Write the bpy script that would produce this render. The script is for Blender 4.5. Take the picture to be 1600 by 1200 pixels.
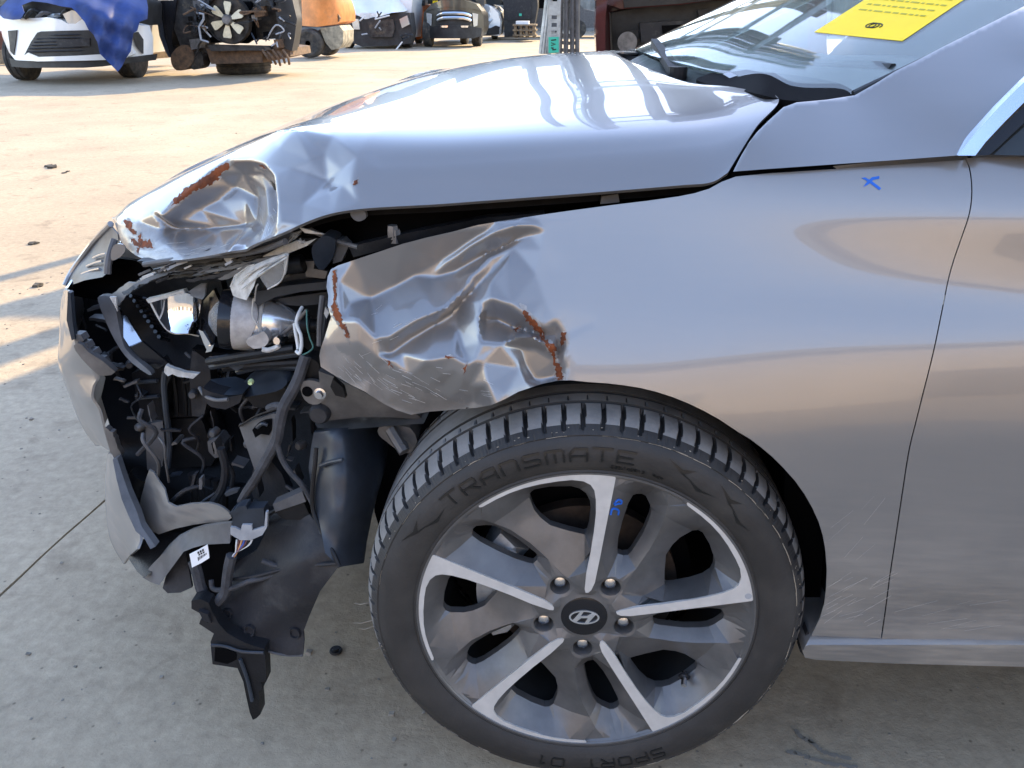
import bpy, bmesh, math, random
import numpy as np
from mathutils import Vector, Matrix
from mathutils.geometry import delaunay_2d_cdt
from mathutils.bvhtree import BVHTree

for _o in list(bpy.data.objects):
    bpy.data.objects.remove(_o)
SC = bpy.context.scene
COL = SC.collection
random.seed(7)
RNG = np.random.default_rng(7)

# ------------------------------------------------------------------ camera
CAM_H, CAM_D, CAM_X, YAW, PITCH, FPX = 1.109, .963, -.034, -.071, .42, 1323.0
CAM = np.array([CAM_X, -CAM_D, CAM_H])
FW = np.array([math.sin(YAW) * math.cos(PITCH), math.cos(YAW) * math.cos(PITCH), -math.sin(PITCH)])
RT = np.array([math.cos(YAW), -math.sin(YAW), 0.0])
UP = np.cross(RT, FW)
cd = bpy.data.cameras.new('camera')
cam = bpy.data.objects.new('camera', cd)
COL.objects.link(cam)
cam.location = CAM
cam.rotation_euler = (math.pi / 2 - PITCH, 0, -YAW)
cd.sensor_width = 36
cd.lens = FPX / 1600 * 36
cd.clip_start = .05
cd.clip_end = 2000
SC.camera = cam

# ------------------------------------------------------------------ light
SUN_AZ = (.42, .905)          # horizontal direction towards the sun
SUN_EL = math.radians(28)
w = bpy.data.worlds.new('World')
SC.world = w
w.use_nodes = True
nt = w.node_tree
bg = nt.nodes['Background']
sky = nt.nodes.new('ShaderNodeTexSky')
sky.sky_type = 'NISHITA'
sky.sun_disc = False
sky.sun_elevation = SUN_EL
sky.sun_rotation = math.atan2(SUN_AZ[0], SUN_AZ[1])
sky.air_density = 1.0
sky.dust_density = .22
sky.ozone_density = 2.5
bg.inputs[1].default_value = .15
tint = nt.nodes.new('ShaderNodeMix'); tint.data_type = 'RGBA'; tint.blend_type = 'MULTIPLY'; tint.inputs[0].default_value = 1
tint.inputs[7].default_value = (1.18, .98, .88, 1)      # warm white balance of the picture
nt.links.new(sky.outputs[0], tint.inputs[6]); nt.links.new(tint.outputs[2], bg.inputs[0])
sd = bpy.data.lights.new('sun', 'SUN')
sun = bpy.data.objects.new('sun', sd)
COL.objects.link(sun)
sd.energy = 2.0
sd.angle = math.radians(.5)
sd.color = (1, .76, .42)
_n = math.hypot(*SUN_AZ)
_v = Vector((SUN_AZ[0] / _n * math.cos(SUN_EL), SUN_AZ[1] / _n * math.cos(SUN_EL), math.sin(SUN_EL)))
sun.rotation_euler = _v.to_track_quat('Z', 'Y').to_euler()
sun.location = _v * 60
SC.view_settings.view_transform = 'Standard'
SC.view_settings.look = 'None'
SC.view_settings.exposure = 2.5
SC.view_settings.gamma = 1
SC.view_settings.use_curve_mapping = False
SC.cycles.max_bounces = 10
SC.cycles.use_denoising = True

# ------------------------------------------------------------------ geometry from sight lines
def ray(x, y):
    x = np.asarray(x, float); y = np.asarray(y, float)
    return FW + ((x - 800) / FPX)[..., None] * RT - ((y - 600) / FPX)[..., None] * UP
def aty(x, y, Y):
    d = ray(x, y); Y = np.asarray(Y, float)
    return CAM + d * ((Y - CAM[1]) / d[..., 1])[..., None]
def atz(x, y, Z=0.):
    d = ray(x, y)
    return CAM + d * ((Z - CAM[2]) / d[..., 2])[..., None]
def proj(X):
    V = np.asarray(X, float) - CAM
    z = V @ FW
    return 800 + FPX * (V @ RT) / z, 600 - FPX * (V @ UP) / z
def depth_of(X):
    return float((np.asarray(X) - CAM) @ FW)

def tps(pts):
    P = np.array([(a, b) for a, b, *_ in pts], float) / 100
    v = np.array([p[2] for p in pts], float)
    n = len(P)
    if n < 3:
        m = v.mean()
        return lambda x, y: np.full(np.shape(x), m)
    D = np.linalg.norm(P[:, None] - P[None], axis=-1)
    K = np.where(D > 0, D * D * np.log(D + 1e-12), 0)
    A = np.zeros((n + 3, n + 3)); A[:n, :n] = K + 1e-6 * np.eye(n); A[:n, n] = 1; A[:n, n + 1:] = P
    A[n, :n] = 1; A[n + 1:, :n] = P.T
    s = np.linalg.lstsq(A, np.concatenate([v, [0, 0, 0]]), rcond=None)[0]
    def f(x, y):
        q = np.stack([np.asarray(x, float), np.asarray(y, float)], -1) / 100
        d = np.linalg.norm(q[..., None, :] - P, axis=-1)
        k = np.where(d > 0, d * d * np.log(d + 1e-12), 0)
        return k @ s[:n] + s[n] + q @ s[n + 1:]
    return f

def crom(pts, per=8, closed=False):
    P = np.array(pts, float); n = len(P); out = []
    rng = range(n if closed else n - 1)
    for i in rng:
        if closed:
            a, b, c, d = P[(i - 1) % n], P[i], P[(i + 1) % n], P[(i + 2) % n]
        else:
            a, b, c, d = P[max(i - 1, 0)], P[i], P[i + 1], P[min(i + 2, n - 1)]
            if i == 0: a = 2 * b - c
            if i == n - 2: d = 2 * c - b
        for t in np.arange(per) / per:
            out.append(.5 * ((2 * b) + (-a + c) * t + (2 * a - 5 * b + 4 * c - d) * t * t + (-a + 3 * b - 3 * c + d) * t ** 3))
    if not closed: out.append(P[-1])
    return np.array(out)

def inside(poly, q):
    poly = np.asarray(poly); x, y = q[:, 0], q[:, 1]
    r = np.zeros(len(q), bool); j = len(poly) - 1
    for i in range(len(poly)):
        xi, yi = poly[i]; xj, yj = poly[j]
        c = ((yi > y) != (yj > y))
        with np.errstate(divide='ignore', invalid='ignore'):
            r ^= c & (x < (xj - xi) * (y - yi) / (yj - yi + 1e-30) + xi)
        j = i
    return r

def resample(poly, step):
    out = []
    n = len(poly)
    for i in range(n):
        a = np.array(poly[i], float); b = np.array(poly[(i + 1) % n], float)
        k = max(1, int(math.ceil(np.linalg.norm(b - a) / step)))
        for t in range(k): out.append(a + (b - a) * t / k)
    return np.array(out)

def seg_dist(poly, q):
    d = np.full(len(q), 1e9); n = len(poly)
    for i in range(n):
        a = poly[i]; b = poly[(i + 1) % n]; ab = b - a
        t = np.clip(((q - a) @ ab) / (ab @ ab + 1e-12), 0, 1)
        d = np.minimum(d, np.linalg.norm(q - a - t[:, None] * ab, axis=1))
    return d

def tri2d(outline, holes=(), step=0, extra=()):
    """triangulate a 2-D region; returns verts (n,2), tris, boundary loops as index lists"""
    loops = [np.array(outline, float)] + [np.array(h, float) for h in holes]
    V = []; E = []
    for lp in loops:
        k = len(V); n = len(lp)
        V += [tuple(p) for p in lp]
        E += [(k + i, k + (i + 1) % n) for i in range(n)]
    if step:
        o = loops[0]; lo = o.min(0); hi = o.max(0)
        xs = np.arange(lo[0] + step * .5, hi[0], step); ys = np.arange(lo[1] + step * .5, hi[1], step * .87)
        g = np.array([(x + (step * .5 if j % 2 else 0), y) for j, y in enumerate(ys) for x in xs])
        if len(g):
            m = inside(o, g)
            for h in loops[1:]: m &= ~inside(h, g)
            g = g[m]
            for lp in loops:
                if len(g): g = g[seg_dist(lp, g) > step * .45]
            V += [tuple(p) for p in g]
    for e in extra:
        V.append(tuple(e))
    r = delaunay_2d_cdt([Vector(v) for v in V], E, [], 0, 1e-5)
    v2 = np.array([tuple(p) for p in r[0]]); T = [tuple(t) for t in r[2]]
    tri = []
    for t in T:
        for k in range(1, len(t) - 1): tri.append((t[0], t[k], t[k + 1]))
    tri = np.array(tri)
    c = v2[tri].mean(1)
    m = inside(loops[0], c)
    for h in loops[1:]: m &= ~inside(h, c)
    return v2, tri[m]

def boundary_edges(tri):
    cnt = {}
    for t in tri:
        for a, b in ((t[0], t[1]), (t[1], t[2]), (t[2], t[0])):
            cnt[(a, b)] = cnt.get((a, b), 0) + 1
    return [(a, b) for (a, b) in cnt if (b, a) not in cnt]

def mesh(name, V, F, mat, parent=None, smooth=True, angle=40, fix=True):
    me = bpy.data.meshes.new(name)
    me.from_pydata([tuple(map(float, v)) for v in V], [], [tuple(int(i) for i in f) for f in F])
    if fix:
        bm = bmesh.new(); bm.from_mesh(me)
        bmesh.ops.recalc_face_normals(bm, faces=bm.faces)
        bm.to_mesh(me); bm.free()
    if smooth:
        me.shade_smooth()
        if angle: me.set_sharp_from_angle(angle=math.radians(angle))
    if mat: me.materials.append(mat)
    o = bpy.data.objects.new(name, me)
    COL.objects.link(o)
    if parent: o.parent = parent
    return o

def sheet(V, tri, tvec):
    """closed thin solid from a triangulated surface and a thickness vector (one or per vertex)"""
    V = np.asarray(V); n = len(V)
    B = V + np.asarray(tvec)
    F = [tuple(t) for t in tri] + [tuple(int(i) + n for i in t[::-1]) for t in tri]
    for a, b in boundary_edges(tri): F.append((b, a, a + n, b + n))
    return np.concatenate([V, B]), F

def surf_depth(d):
    if callable(d): return d
    if isinstance(d, (int, float)): return lambda x, y: np.full(np.shape(x), float(d))
    return tps(d)

def panel(name, outline, depth, mat, parent=None, step=14, thick=.003, tdir=(0, 1, 0), holes=(), curve=0, smooth=True, angle=40, jag=0):
    """a piece of sheet with a traced outline; depth gives its distance into the car (metres)"""
    o = crom(outline, curve, True) if curve else np.array(outline, float)
    o = resample(o, step)
    if jag: o = o + RNG.normal(0, jag, o.shape)
    v2, tri = tri2d(o, [resample(h, step) for h in holes], step)
    f = surf_depth(depth)
    V = aty(v2[:, 0], v2[:, 1], f(v2[:, 0], v2[:, 1]))
    W, F = sheet(V, tri, np.array(tdir, float) * thick)
    return mesh(name, W, F, mat, parent, smooth, angle)

def sweep(pts, r, seg=8, closed_ends=True):
    P = np.array(pts, float); n = len(P)
    R = np.full(n, r) if np.isscalar(r) else np.array(r, float)
    T = np.gradient(P, axis=0); T /= np.linalg.norm(T, axis=1)[:, None] + 1e-12
    a = np.array([0, 0, 1.]) if abs(T[0][2]) < .9 else np.array([1., 0, 0])
    u = np.cross(T[0], a); u /= np.linalg.norm(u)
    V = []; F = []
    for i in range(n):
        u = u - T[i] * (u @ T[i]); u /= np.linalg.norm(u) + 1e-12
        v = np.cross(T[i], u)
        for k in range(seg):
            t = 2 * math.pi * k / seg
            V.append(P[i] + R[i] * (math.cos(t) * u + math.sin(t) * v))
    for i in range(n - 1):
        for k in range(seg):
            F.append((i * seg + k, i * seg + (k + 1) % seg, (i + 1) * seg + (k + 1) % seg, (i + 1) * seg + k))
    if closed_ends:
        F.append(tuple(range(seg))[::-1]); F.append(tuple((n - 1) * seg + k for k in range(seg)))
    return V, F

def tube(name, pts, r, mat, parent=None, per=6, seg=8, px=True, wob=0):
    """pts are (px, py, y) sight points, or metres when px is False"""
    P = np.array([aty(a, b, c) for a, b, c in pts]) if px else np.array(pts, float)
    if per > 1: P = crom(P, per)
    if wob: P = P + RNG.normal(0, wob, P.shape)
    V, F = sweep(P, r, seg)
    return mesh(name, V, F, mat, parent)

class MB:
    """collects boxes, tubes, lathes into one mesh"""
    def __init__(s): s.V = []; s.F = []
    def add(s, V, F):
        k = len(s.V); s.V += [tuple(v) for v in V]; s.F += [tuple(int(i) + k for i in f) for f in F]; return s
    def box(s, c, d, rot=0, tilt=None):
        c = np.array(c, float); h = np.array(d, float) / 2
        V = np.array([(x, y, z) for x in (-1, 1) for y in (-1, 1) for z in (-1, 1)]) * h
        if tilt is not None: V = V @ np.array(Matrix.Rotation(tilt[0], 3, tilt[1])).T
        if rot: V = V @ np.array(Matrix.Rotation(rot, 3, 'Z')).T
        return s.add(V + c, [(0, 1, 3, 2), (4, 6, 7, 5), (0, 4, 5, 1), (2, 3, 7, 6), (0, 2, 6, 4), (1, 5, 7, 3)])
    def tube(s, P, r, seg=8, per=1):
        P = np.array(P, float)
        if per > 1: P = crom(P, per)
        return s.add(*sweep(P, r, seg))
    def lathe(s, prof, axis=(0, 1, 0), at=(0, 0, 0), seg=32, x=None, cap=True):
        """prof = (along, radius) pairs"""
        A = Vector(axis).normalized(); X = A.orthogonal().normalized() if x is None else Vector(x); Y = A.cross(X)
        V = []; F = []
        for (l, r) in prof:
            for k in range(seg):
                t = 2 * math.pi * k / seg
                V.append(Vector(at) + A * l + (X * math.cos(t) + Y * math.sin(t)) * r)
        for i in range(len(prof) - 1):
            for k in range(seg):
                F.append((i * seg + k, i * seg + (k + 1) % seg, (i + 1) * seg + (k + 1) % seg, (i + 1) * seg + k))
        if cap and prof[0][1] > 1e-6: F.append(tuple(range(seg))[::-1])
        if cap and prof[-1][1] > 1e-6: F.append(tuple((len(prof) - 1) * seg + k for k in range(seg)))
        return s.add(V, F)
    def prism(s, poly, vec):
        """poly = 3-D points in order; extruded along vec"""
        P = [Vector(p) for p in poly]; n = len(P); v = Vector(vec)
        V = P + [p + v for p in P]
        F = [tuple(range(n)), tuple(range(2 * n - 1, n - 1, -1))] + [(i, i + n, (i + 1) % n + n, (i + 1) % n) for i in range(n)]
        return s.add(V, F)
    def build(s, name, mat, parent=None, smooth=False, angle=40):
        return mesh(name, s.V, s.F, mat, parent, smooth, angle)

def empty(name, label, cat, loc=(0, 0, 0), group=None, rz=0):
    o = bpy.data.objects.new(name, None); COL.objects.link(o)
    o.location = loc; o.rotation_euler = (0, 0, rz)
    o['label'] = label; o['category'] = cat
    if group: o['group'] = group
    return o
def tag(o, label, cat, group=None):
    o['label'] = label; o['category'] = cat
    if group: o['group'] = group
    return o

def dent_field(ctrl, box, blur=1.2, res=3.0, chains=()):
    """piecewise flat creased offsets between control points, slightly softened"""
    x0, y0, x1, y1 = box
    nx = int((x1 - x0) / res) + 1; ny = int((y1 - y0) / res) + 1
    pts = [(float(a), float(b)) for a, b, c in ctrl]; val = [c for a, b, c in ctrl]
    for x in np.linspace(x0 - 20, x1 + 20, 9):
        pts += [(x, y0 - 20.), (x + .01, y1 + 20.)]; val += [0, 0]
    for y in np.linspace(y0, y1, 7):
        pts += [(x0 - 20., y), (x1 + 20., y)]; val += [0, 0]
    ed = []
    for ch in chains:
        k = len(pts)
        for a, b, c in ch: pts.append((float(a), float(b))); val.append(c)
        ed += [(k + i, k + i + 1) for i in range(len(ch) - 1)]
    r = delaunay_2d_cdt([Vector(p) for p in pts], ed, [], 0, 1e-4)
    v2 = np.array([tuple(p) for p in r[0]]); z = np.array([val[o[0]] if o else np.nan for o in r[3]])
    PP = np.array(pts); VV_ = np.array(val)
    for i in np.where(np.isnan(z))[0]:
        d = np.linalg.norm(PP - v2[i], axis=1); j = np.argsort(d)[:3]; z[i] = (VV_[j] / (d[j] + .1)).sum() / (1 / (d[j] + .1)).sum()
    G = np.zeros((ny, nx)); X, Y = np.meshgrid(x0 + res * np.arange(nx), y0 + res * np.arange(ny))
    for t in r[2]:
        a, b, c = v2[t[0]], v2[t[1]], v2[t[2]]
        den = (b[1] - c[1]) * (a[0] - c[0]) + (c[0] - b[0]) * (a[1] - c[1])
        if abs(den) < 1e-9: continue
        l0 = ((b[1] - c[1]) * (X - c[0]) + (c[0] - b[0]) * (Y - c[1])) / den
        l1 = ((c[1] - a[1]) * (X - c[0]) + (a[0] - c[0]) * (Y - c[1])) / den
        m = (l0 >= -1e-6) & (l1 >= -1e-6) & (l0 + l1 <= 1 + 1e-6)
        G[m] = (l0 * z[t[0]] + l1 * z[t[1]] + (1 - l0 - l1) * z[t[2]])[m]
    k = int(3 * blur) + 1; ker = np.exp(-.5 * (np.arange(-k, k + 1) / blur) ** 2); ker /= ker.sum()
    G = np.pad(G, k, mode='edge')
    G = np.apply_along_axis(lambda q: np.convolve(q, ker, 'valid'), 0, G)
    G = np.apply_along_axis(lambda q: np.convolve(q, ker, 'valid'), 1, G)
    def f(x, y):
        u = (np.asarray(x, float) - x0) / res; v = (np.asarray(y, float) - y0) / res
        ok = (u >= 0) & (v >= 0) & (u < nx - 1) & (v < ny - 1)
        u = np.clip(u, 0, nx - 1.001); v = np.clip(v, 0, ny - 1.001)
        i = u.astype(int); j = v.astype(int); a = u - i; b = v - j
        g = G[j, i] * (1 - a) * (1 - b) + G[j, i + 1] * a * (1 - b) + G[j + 1, i] * (1 - a) * b + G[j + 1, i + 1] * a * b
        return np.where(ok, g, 0)
    return f

def bvh_of(objs):
    V = []; F = []
    for o in objs:
        k = len(V)
        V += [v.co.copy() for v in o.data.vertices]
        F += [tuple(i + k for i in p.vertices) for p in o.data.polygons]
    return BVHTree.FromPolygons(V, F)

def decal(name, outline, bvh, mat, parent=None, step=4, lift=.0012, thick=.0008, curve=0, jag=0):
    """a thin film (marker ink, rust scab, sticker) lying on a surface"""
    o = crom(outline, curve, True) if curve else np.array(outline, float)
    o = resample(o, step)
    if jag: o = o + RNG.normal(0, jag, o.shape)
    v2, tri = tri2d(o, (), step)
    V = []; last = None; miss = []
    for i, (x, y) in enumerate(v2):
        d = Vector(ray(x, y)).normalized()
        h = bvh.ray_cast(Vector(CAM), d)
        if h[0] is None: V.append(None); miss.append(i)
        else: V.append(np.array(h[0] - d * lift)); last = V[-1]
    if last is None: return None
    tri = np.array([t for t in tri if not any(V[i] is None for i in t)])
    if not len(tri): return None
    V = [last if q is None else q for q in V]
    W, F = sheet(np.array(V), tri, -ray(800, 600) * -thick)
    return mesh(name, W, F, mat, parent)

# ------------------------------------------------------------------ materials
MATS = {}
def mat(name, col, rough=.5, metal=0, coat=0, coat_rough=.03, noise=0, nscale=8, bump=0, bscale=60, spec=.5, trans=0, ior=1.45, rvar=0, col2=None, alpha=1, emit=0, flake=0, ndetail=6, stretch=None, dust=None):
    m = bpy.data.materials.new(name); m.use_nodes = True
    N = m.node_tree; b = N.nodes['Principled BSDF']; L = N.links
    b.inputs['Base Color'].default_value = (*col, 1)
    b.inputs['Roughness'].default_value = rough
    b.inputs['Metallic'].default_value = metal
    b.inputs['Coat Weight'].default_value = coat
    b.inputs['Coat Roughness'].default_value = coat_rough
    b.inputs['Specular IOR Level'].default_value = spec
    b.inputs['Transmission Weight'].default_value = trans
    b.inputs['IOR'].default_value = ior
    b.inputs['Alpha'].default_value = alpha
    tc = N.nodes.new('ShaderNodeTexCoord'); src = tc.outputs['Object']
    if stretch:
        mp = N.nodes.new('ShaderNodeMapping'); mp.inputs['Scale'].default_value = stretch[0]
        mp.inputs['Rotation'].default_value = stretch[1]
        L.new(src, mp.inputs[0]); src = mp.outputs[0]
    def nz(scale, detail=6, rg=.55):
        n = N.nodes.new('ShaderNodeTexNoise'); n.inputs['Scale'].default_value = scale
        n.inputs['Detail'].default_value = detail; n.inputs['Roughness'].default_value = rg
        L.new(src, n.inputs['Vector']); return n.outputs[0]
    def ramp(s, a, b_, lo=(0, 0, 0, 1), hi=(1, 1, 1, 1)):
        r = N.nodes.new('ShaderNodeValToRGB'); r.color_ramp.elements[0].position = a; r.color_ramp.elements[1].position = b_
        r.color_ramp.elements[0].color = lo; r.color_ramp.elements[1].color = hi
        L.new(s, r.inputs[0]); return r.outputs[0]
    out = None
    if noise or col2:
        c2 = col2 or tuple(c * (1 - noise) for c in col); c1 = col if col2 else tuple(min(1, c * (1 + noise)) for c in col)
        out = ramp(nz(nscale, ndetail, .62), .36, .66, (*c2, 1), (*c1, 1))
    if dust:
        mx = N.nodes.new('ShaderNodeMix'); mx.data_type = 'RGBA'
        f = ramp(nz(dust[1], 8, .65), dust[2], dust[3]); L.new(f, mx.inputs[0])
        if out is not None: L.new(out, mx.inputs[6])
        else: mx.inputs[6].default_value = (*col, 1)
        mx.inputs[7].default_value = (*dust[0], 1); out = mx.outputs[2]
        r2 = N.nodes.new('ShaderNodeMapRange'); L.new(f, r2.inputs[0]); r2.inputs[3].default_value = rough; r2.inputs[4].default_value = .85
        L.new(r2.outputs[0], b.inputs['Roughness'])
    if out is not None: L.new(out, b.inputs['Base Color'])
    if rvar:
        r2 = N.nodes.new('ShaderNodeMapRange'); L.new(nz(nscale * 1.7), r2.inputs[0])
        r2.inputs[1].default_value = .3; r2.inputs[2].default_value = .7
        r2.inputs[3].default_value = max(0, rough - rvar); r2.inputs[4].default_value = min(1, rough + rvar)
        L.new(r2.outputs[0], b.inputs['Roughness'])
    if bump:
        bn = N.nodes.new('ShaderNodeBump'); bn.inputs['Strength'].default_value = 1; bn.inputs['Distance'].default_value = bump
        L.new(nz(bscale, 8), bn.inputs['Height']); L.new(bn.outputs[0], b.inputs['Normal'])
    if emit:
        b.inputs['Emission Color'].default_value = (*col, 1); b.inputs['Emission Strength'].default_value = emit
    MATS[name] = m
    return m

m_paint = mat('silver_bronze_paint', (.238, .228, .224), .28, .57, coat=.9, coat_rough=.02)
def road_film(m, z0, z1, col, amt, rot):
    # dried splash on the lower flank, streaked backwards from the wheel
    N = m.node_tree; L = N.links; b = N.nodes['Principled BSDF']
    tc = N.nodes.new('ShaderNodeTexCoord'); sp = N.nodes.new('ShaderNodeSeparateXYZ'); L.new(tc.outputs['Object'], sp.inputs[0])
    mr = N.nodes.new('ShaderNodeMapRange'); mr.interpolation_type = 'SMOOTHSTEP'; L.new(sp.outputs[2], mr.inputs[0]); mr.inputs[1].default_value = z0; mr.inputs[2].default_value = z1; mr.inputs[3].default_value = 1; mr.inputs[4].default_value = .06
    mp = N.nodes.new('ShaderNodeMapping'); mp.inputs['Rotation'].default_value = (0, rot, 0); mp.inputs['Scale'].default_value = (7, 7, 60); L.new(tc.outputs['Object'], mp.inputs[0])
    n = N.nodes.new('ShaderNodeTexNoise'); n.inputs['Scale'].default_value = 1.6; n.inputs['Detail'].default_value = 9; n.inputs['Roughness'].default_value = .68; L.new(mp.outputs[0], n.inputs['Vector'])
    r = N.nodes.new('ShaderNodeMapRange'); L.new(n.outputs[0], r.inputs[0]); r.inputs[1].default_value = .42; r.inputs[2].default_value = .72
    n2 = N.nodes.new('ShaderNodeTexNoise'); n2.inputs['Scale'].default_value = 6; n2.inputs['Detail'].default_value = 8; L.new(tc.outputs['Object'], n2.inputs['Vector'])
    r2 = N.nodes.new('ShaderNodeMapRange'); L.new(n2.outputs[0], r2.inputs[0]); r2.inputs[1].default_value = .35; r2.inputs[2].default_value = .75
    ad = N.nodes.new('ShaderNodeMath'); ad.operation = 'ADD'; L.new(r.outputs[0], ad.inputs[0]); L.new(r2.outputs[0], ad.inputs[1])
    mu = N.nodes.new('ShaderNodeMath'); mu.operation = 'MULTIPLY'; L.new(mr.outputs[0], mu.inputs[0]); L.new(ad.outputs[0], mu.inputs[1])
    m2 = N.nodes.new('ShaderNodeMath'); m2.operation = 'MULTIPLY'; m2.use_clamp = True; m2.inputs[1].default_value = amt; L.new(mu.outputs[0], m2.inputs[0])
    mx = N.nodes.new('ShaderNodeMix'); mx.data_type = 'RGBA'; L.new(m2.outputs[0], mx.inputs[0]); mx.inputs[6].default_value = b.inputs['Base Color'].default_value; mx.inputs[7].default_value = (*col, 1); L.new(mx.outputs[2], b.inputs['Base Color'])
    for nm, hi in (('Roughness', .75), ('Metallic', .1), ('Coat Weight', .15), ('Coat Roughness', .3)):
        q = N.nodes.new('ShaderNodeMapRange'); L.new(m2.outputs[0], q.inputs[0]); q.inputs[3].default_value = b.inputs[nm].default_value; q.inputs[4].default_value = hi; L.new(q.outputs[0], b.inputs[nm])
road_film(m_paint, .27, .62, (.36, .33, .29), .5, -.55)
m_scuff_paint = mat('scuffed_paint', (.25, .235, .225), .4, .4, coat=.35, coat_rough=.12, noise=.14, nscale=22, bump=.0009, bscale=55, rvar=.1)
m_paint_in = mat('primer_back', (.10, .095, .09), .6)
m_black = mat('black_plastic', (.012, .012, .0135), .45, spec=.28, noise=.4, nscale=12, rvar=.1, bump=.0006, bscale=300)
m_blackmatte = mat('black_cowl_plastic', (.007, .007, .008), .6, spec=.02, bump=.0004, bscale=300)
m_black2 = mat('black_plastic_dusty', (.021, .021, .024), .5, spec=.3, dust=((.09, .085, .08), 14, .52, .9), bump=.0008, bscale=160)
m_void = mat('recess_shade_black', (.003, .003, .0035), .8, spec=.05)  # near black that puts shade into gaps and recesses; dark inner parts share it
m_blackgloss = mat('black_gloss', (.01, .01, .012), .18)
m_grey = mat('grey_plastic', (.095, .093, .095), .45, spec=.35, noise=.25, nscale=20)
m_greylt = mat('pale_grey_plastic', (.33, .34, .36), .42, noise=.15, nscale=30)
m_greymetal = mat('dusty_grey_metal', (.16, .152, .148), .48, .55, noise=.3, nscale=14, rvar=.1)
m_band = mat('blasted_aluminium', (.42, .40, .385), .62, .35, noise=.2, nscale=60, bump=.0006, bscale=500)
m_chrome = mat('chrome', (.86, .87, .9), .06, 1)
m_chrome2 = mat('satin_chrome', (.75, .77, .8), .16, 1)
m_bluegrey = mat('blue_grey_plastic', (.03, .036, .046), .35, spec=.4, noise=.3, nscale=14)
m_clear = mat('clear_broken_lens', (.72, .73, .74), .22, trans=.82, ior=1.2, bump=.002, bscale=90)
m_clear2 = mat('frosted_lens_edge', (.62, .61, .58), .35, trans=.25, ior=1.3, noise=.25, nscale=60)
m_rust = mat('orange_rust', (.24, .062, .016), .85, col2=(.085, .026, .01), nscale=55, bump=.003, bscale=120)
m_scuff = mat('scraped_grey', (.17, .16, .15), .6, .3, noise=.35, nscale=30)
m_tyre = mat('tyre_rubber', (.024, .022, .021), .6, noise=.2, nscale=9, bump=.0005, bscale=200, dust=((.06, .055, .05), 7, .45, .8))
m_tread = mat('worn_tread', (.2, .19, .18), .66, noise=.18, nscale=18, bump=.0008, bscale=140, dust=((.27, .25, .22), 9, .5, .8))
m_letter = mat('raised_rubber', (.007, .007, .007), .4)
m_clay = mat('dried_mud', (.32, .28, .22), .9, noise=.3, nscale=60)
m_rim = mat('dark_alloy_paint', (.125, .122, .122), .42, .45, coat=.3, coat_rough=.2, noise=.18, nscale=16, dust=((.2, .18, .16), 12, .58, .95))
m_face = mat('machined_alloy', (.60, .575, .55), .36, .3, noise=.08, nscale=30, rvar=.05)
m_nut = mat('nut_chrome', (.6, .6, .62), .25, 1)
m_barrel = mat('barrel_shade_grey', (.022, .021, .02), .7, noise=.3, nscale=12)  # barrel colour darkened to hold the shade inside the wheel openings
m_disc = mat('rusty_disc', (.05, .036, .028), .6, .5, noise=.5, nscale=20)
m_alu = mat('cast_aluminium', (.42, .43, .44), .5, .5, noise=.3, nscale=25)
m_logo = mat('badge_silver', (.78, .78, .8), .2, .9)
m_bluepen = mat('blue_marker', (.012, .12, .55), .6)
m_whitelabel = mat('white_label', (.78, .78, .78), .6)
m_ink = mat('print_ink', (.02, .02, .02), .7)
m_wire_w = mat('white_wire', (.62, .62, .6), .5)
m_wire_g = mat('green_wire', (.06, .16, .13), .5)
m_wire_r = mat('brown_wire', (.13, .04, .03), .5)
m_wire_b = mat('blue_wire', (.05, .09, .35), .5)
m_wire_o = mat('orange_wire', (.6, .3, .12), .5)
m_tape = mat('cloth_tape', (.045, .045, .05), .75, noise=.35, nscale=40, bump=.0015, bscale=150)
m_dot = mat('pale_green_dot', (.55, .65, .32), .5)
m_rubber = mat('seal_rubber', (.02, .02, .022), .5, noise=.3, nscale=15)
m_glass = mat('tinted_glass', (.72, .83, .78), .0, trans=.93, ior=1.45)
m_darkglass = mat('door_glass', (.02, .025, .028), .02, spec=.6)
m_dash = mat('dashboard_grain', (.06, .06, .06), .6, noise=.2, nscale=20)
m_trim = mat('bright_window_trim', (.72, .8, .9), .16, .9)
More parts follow.
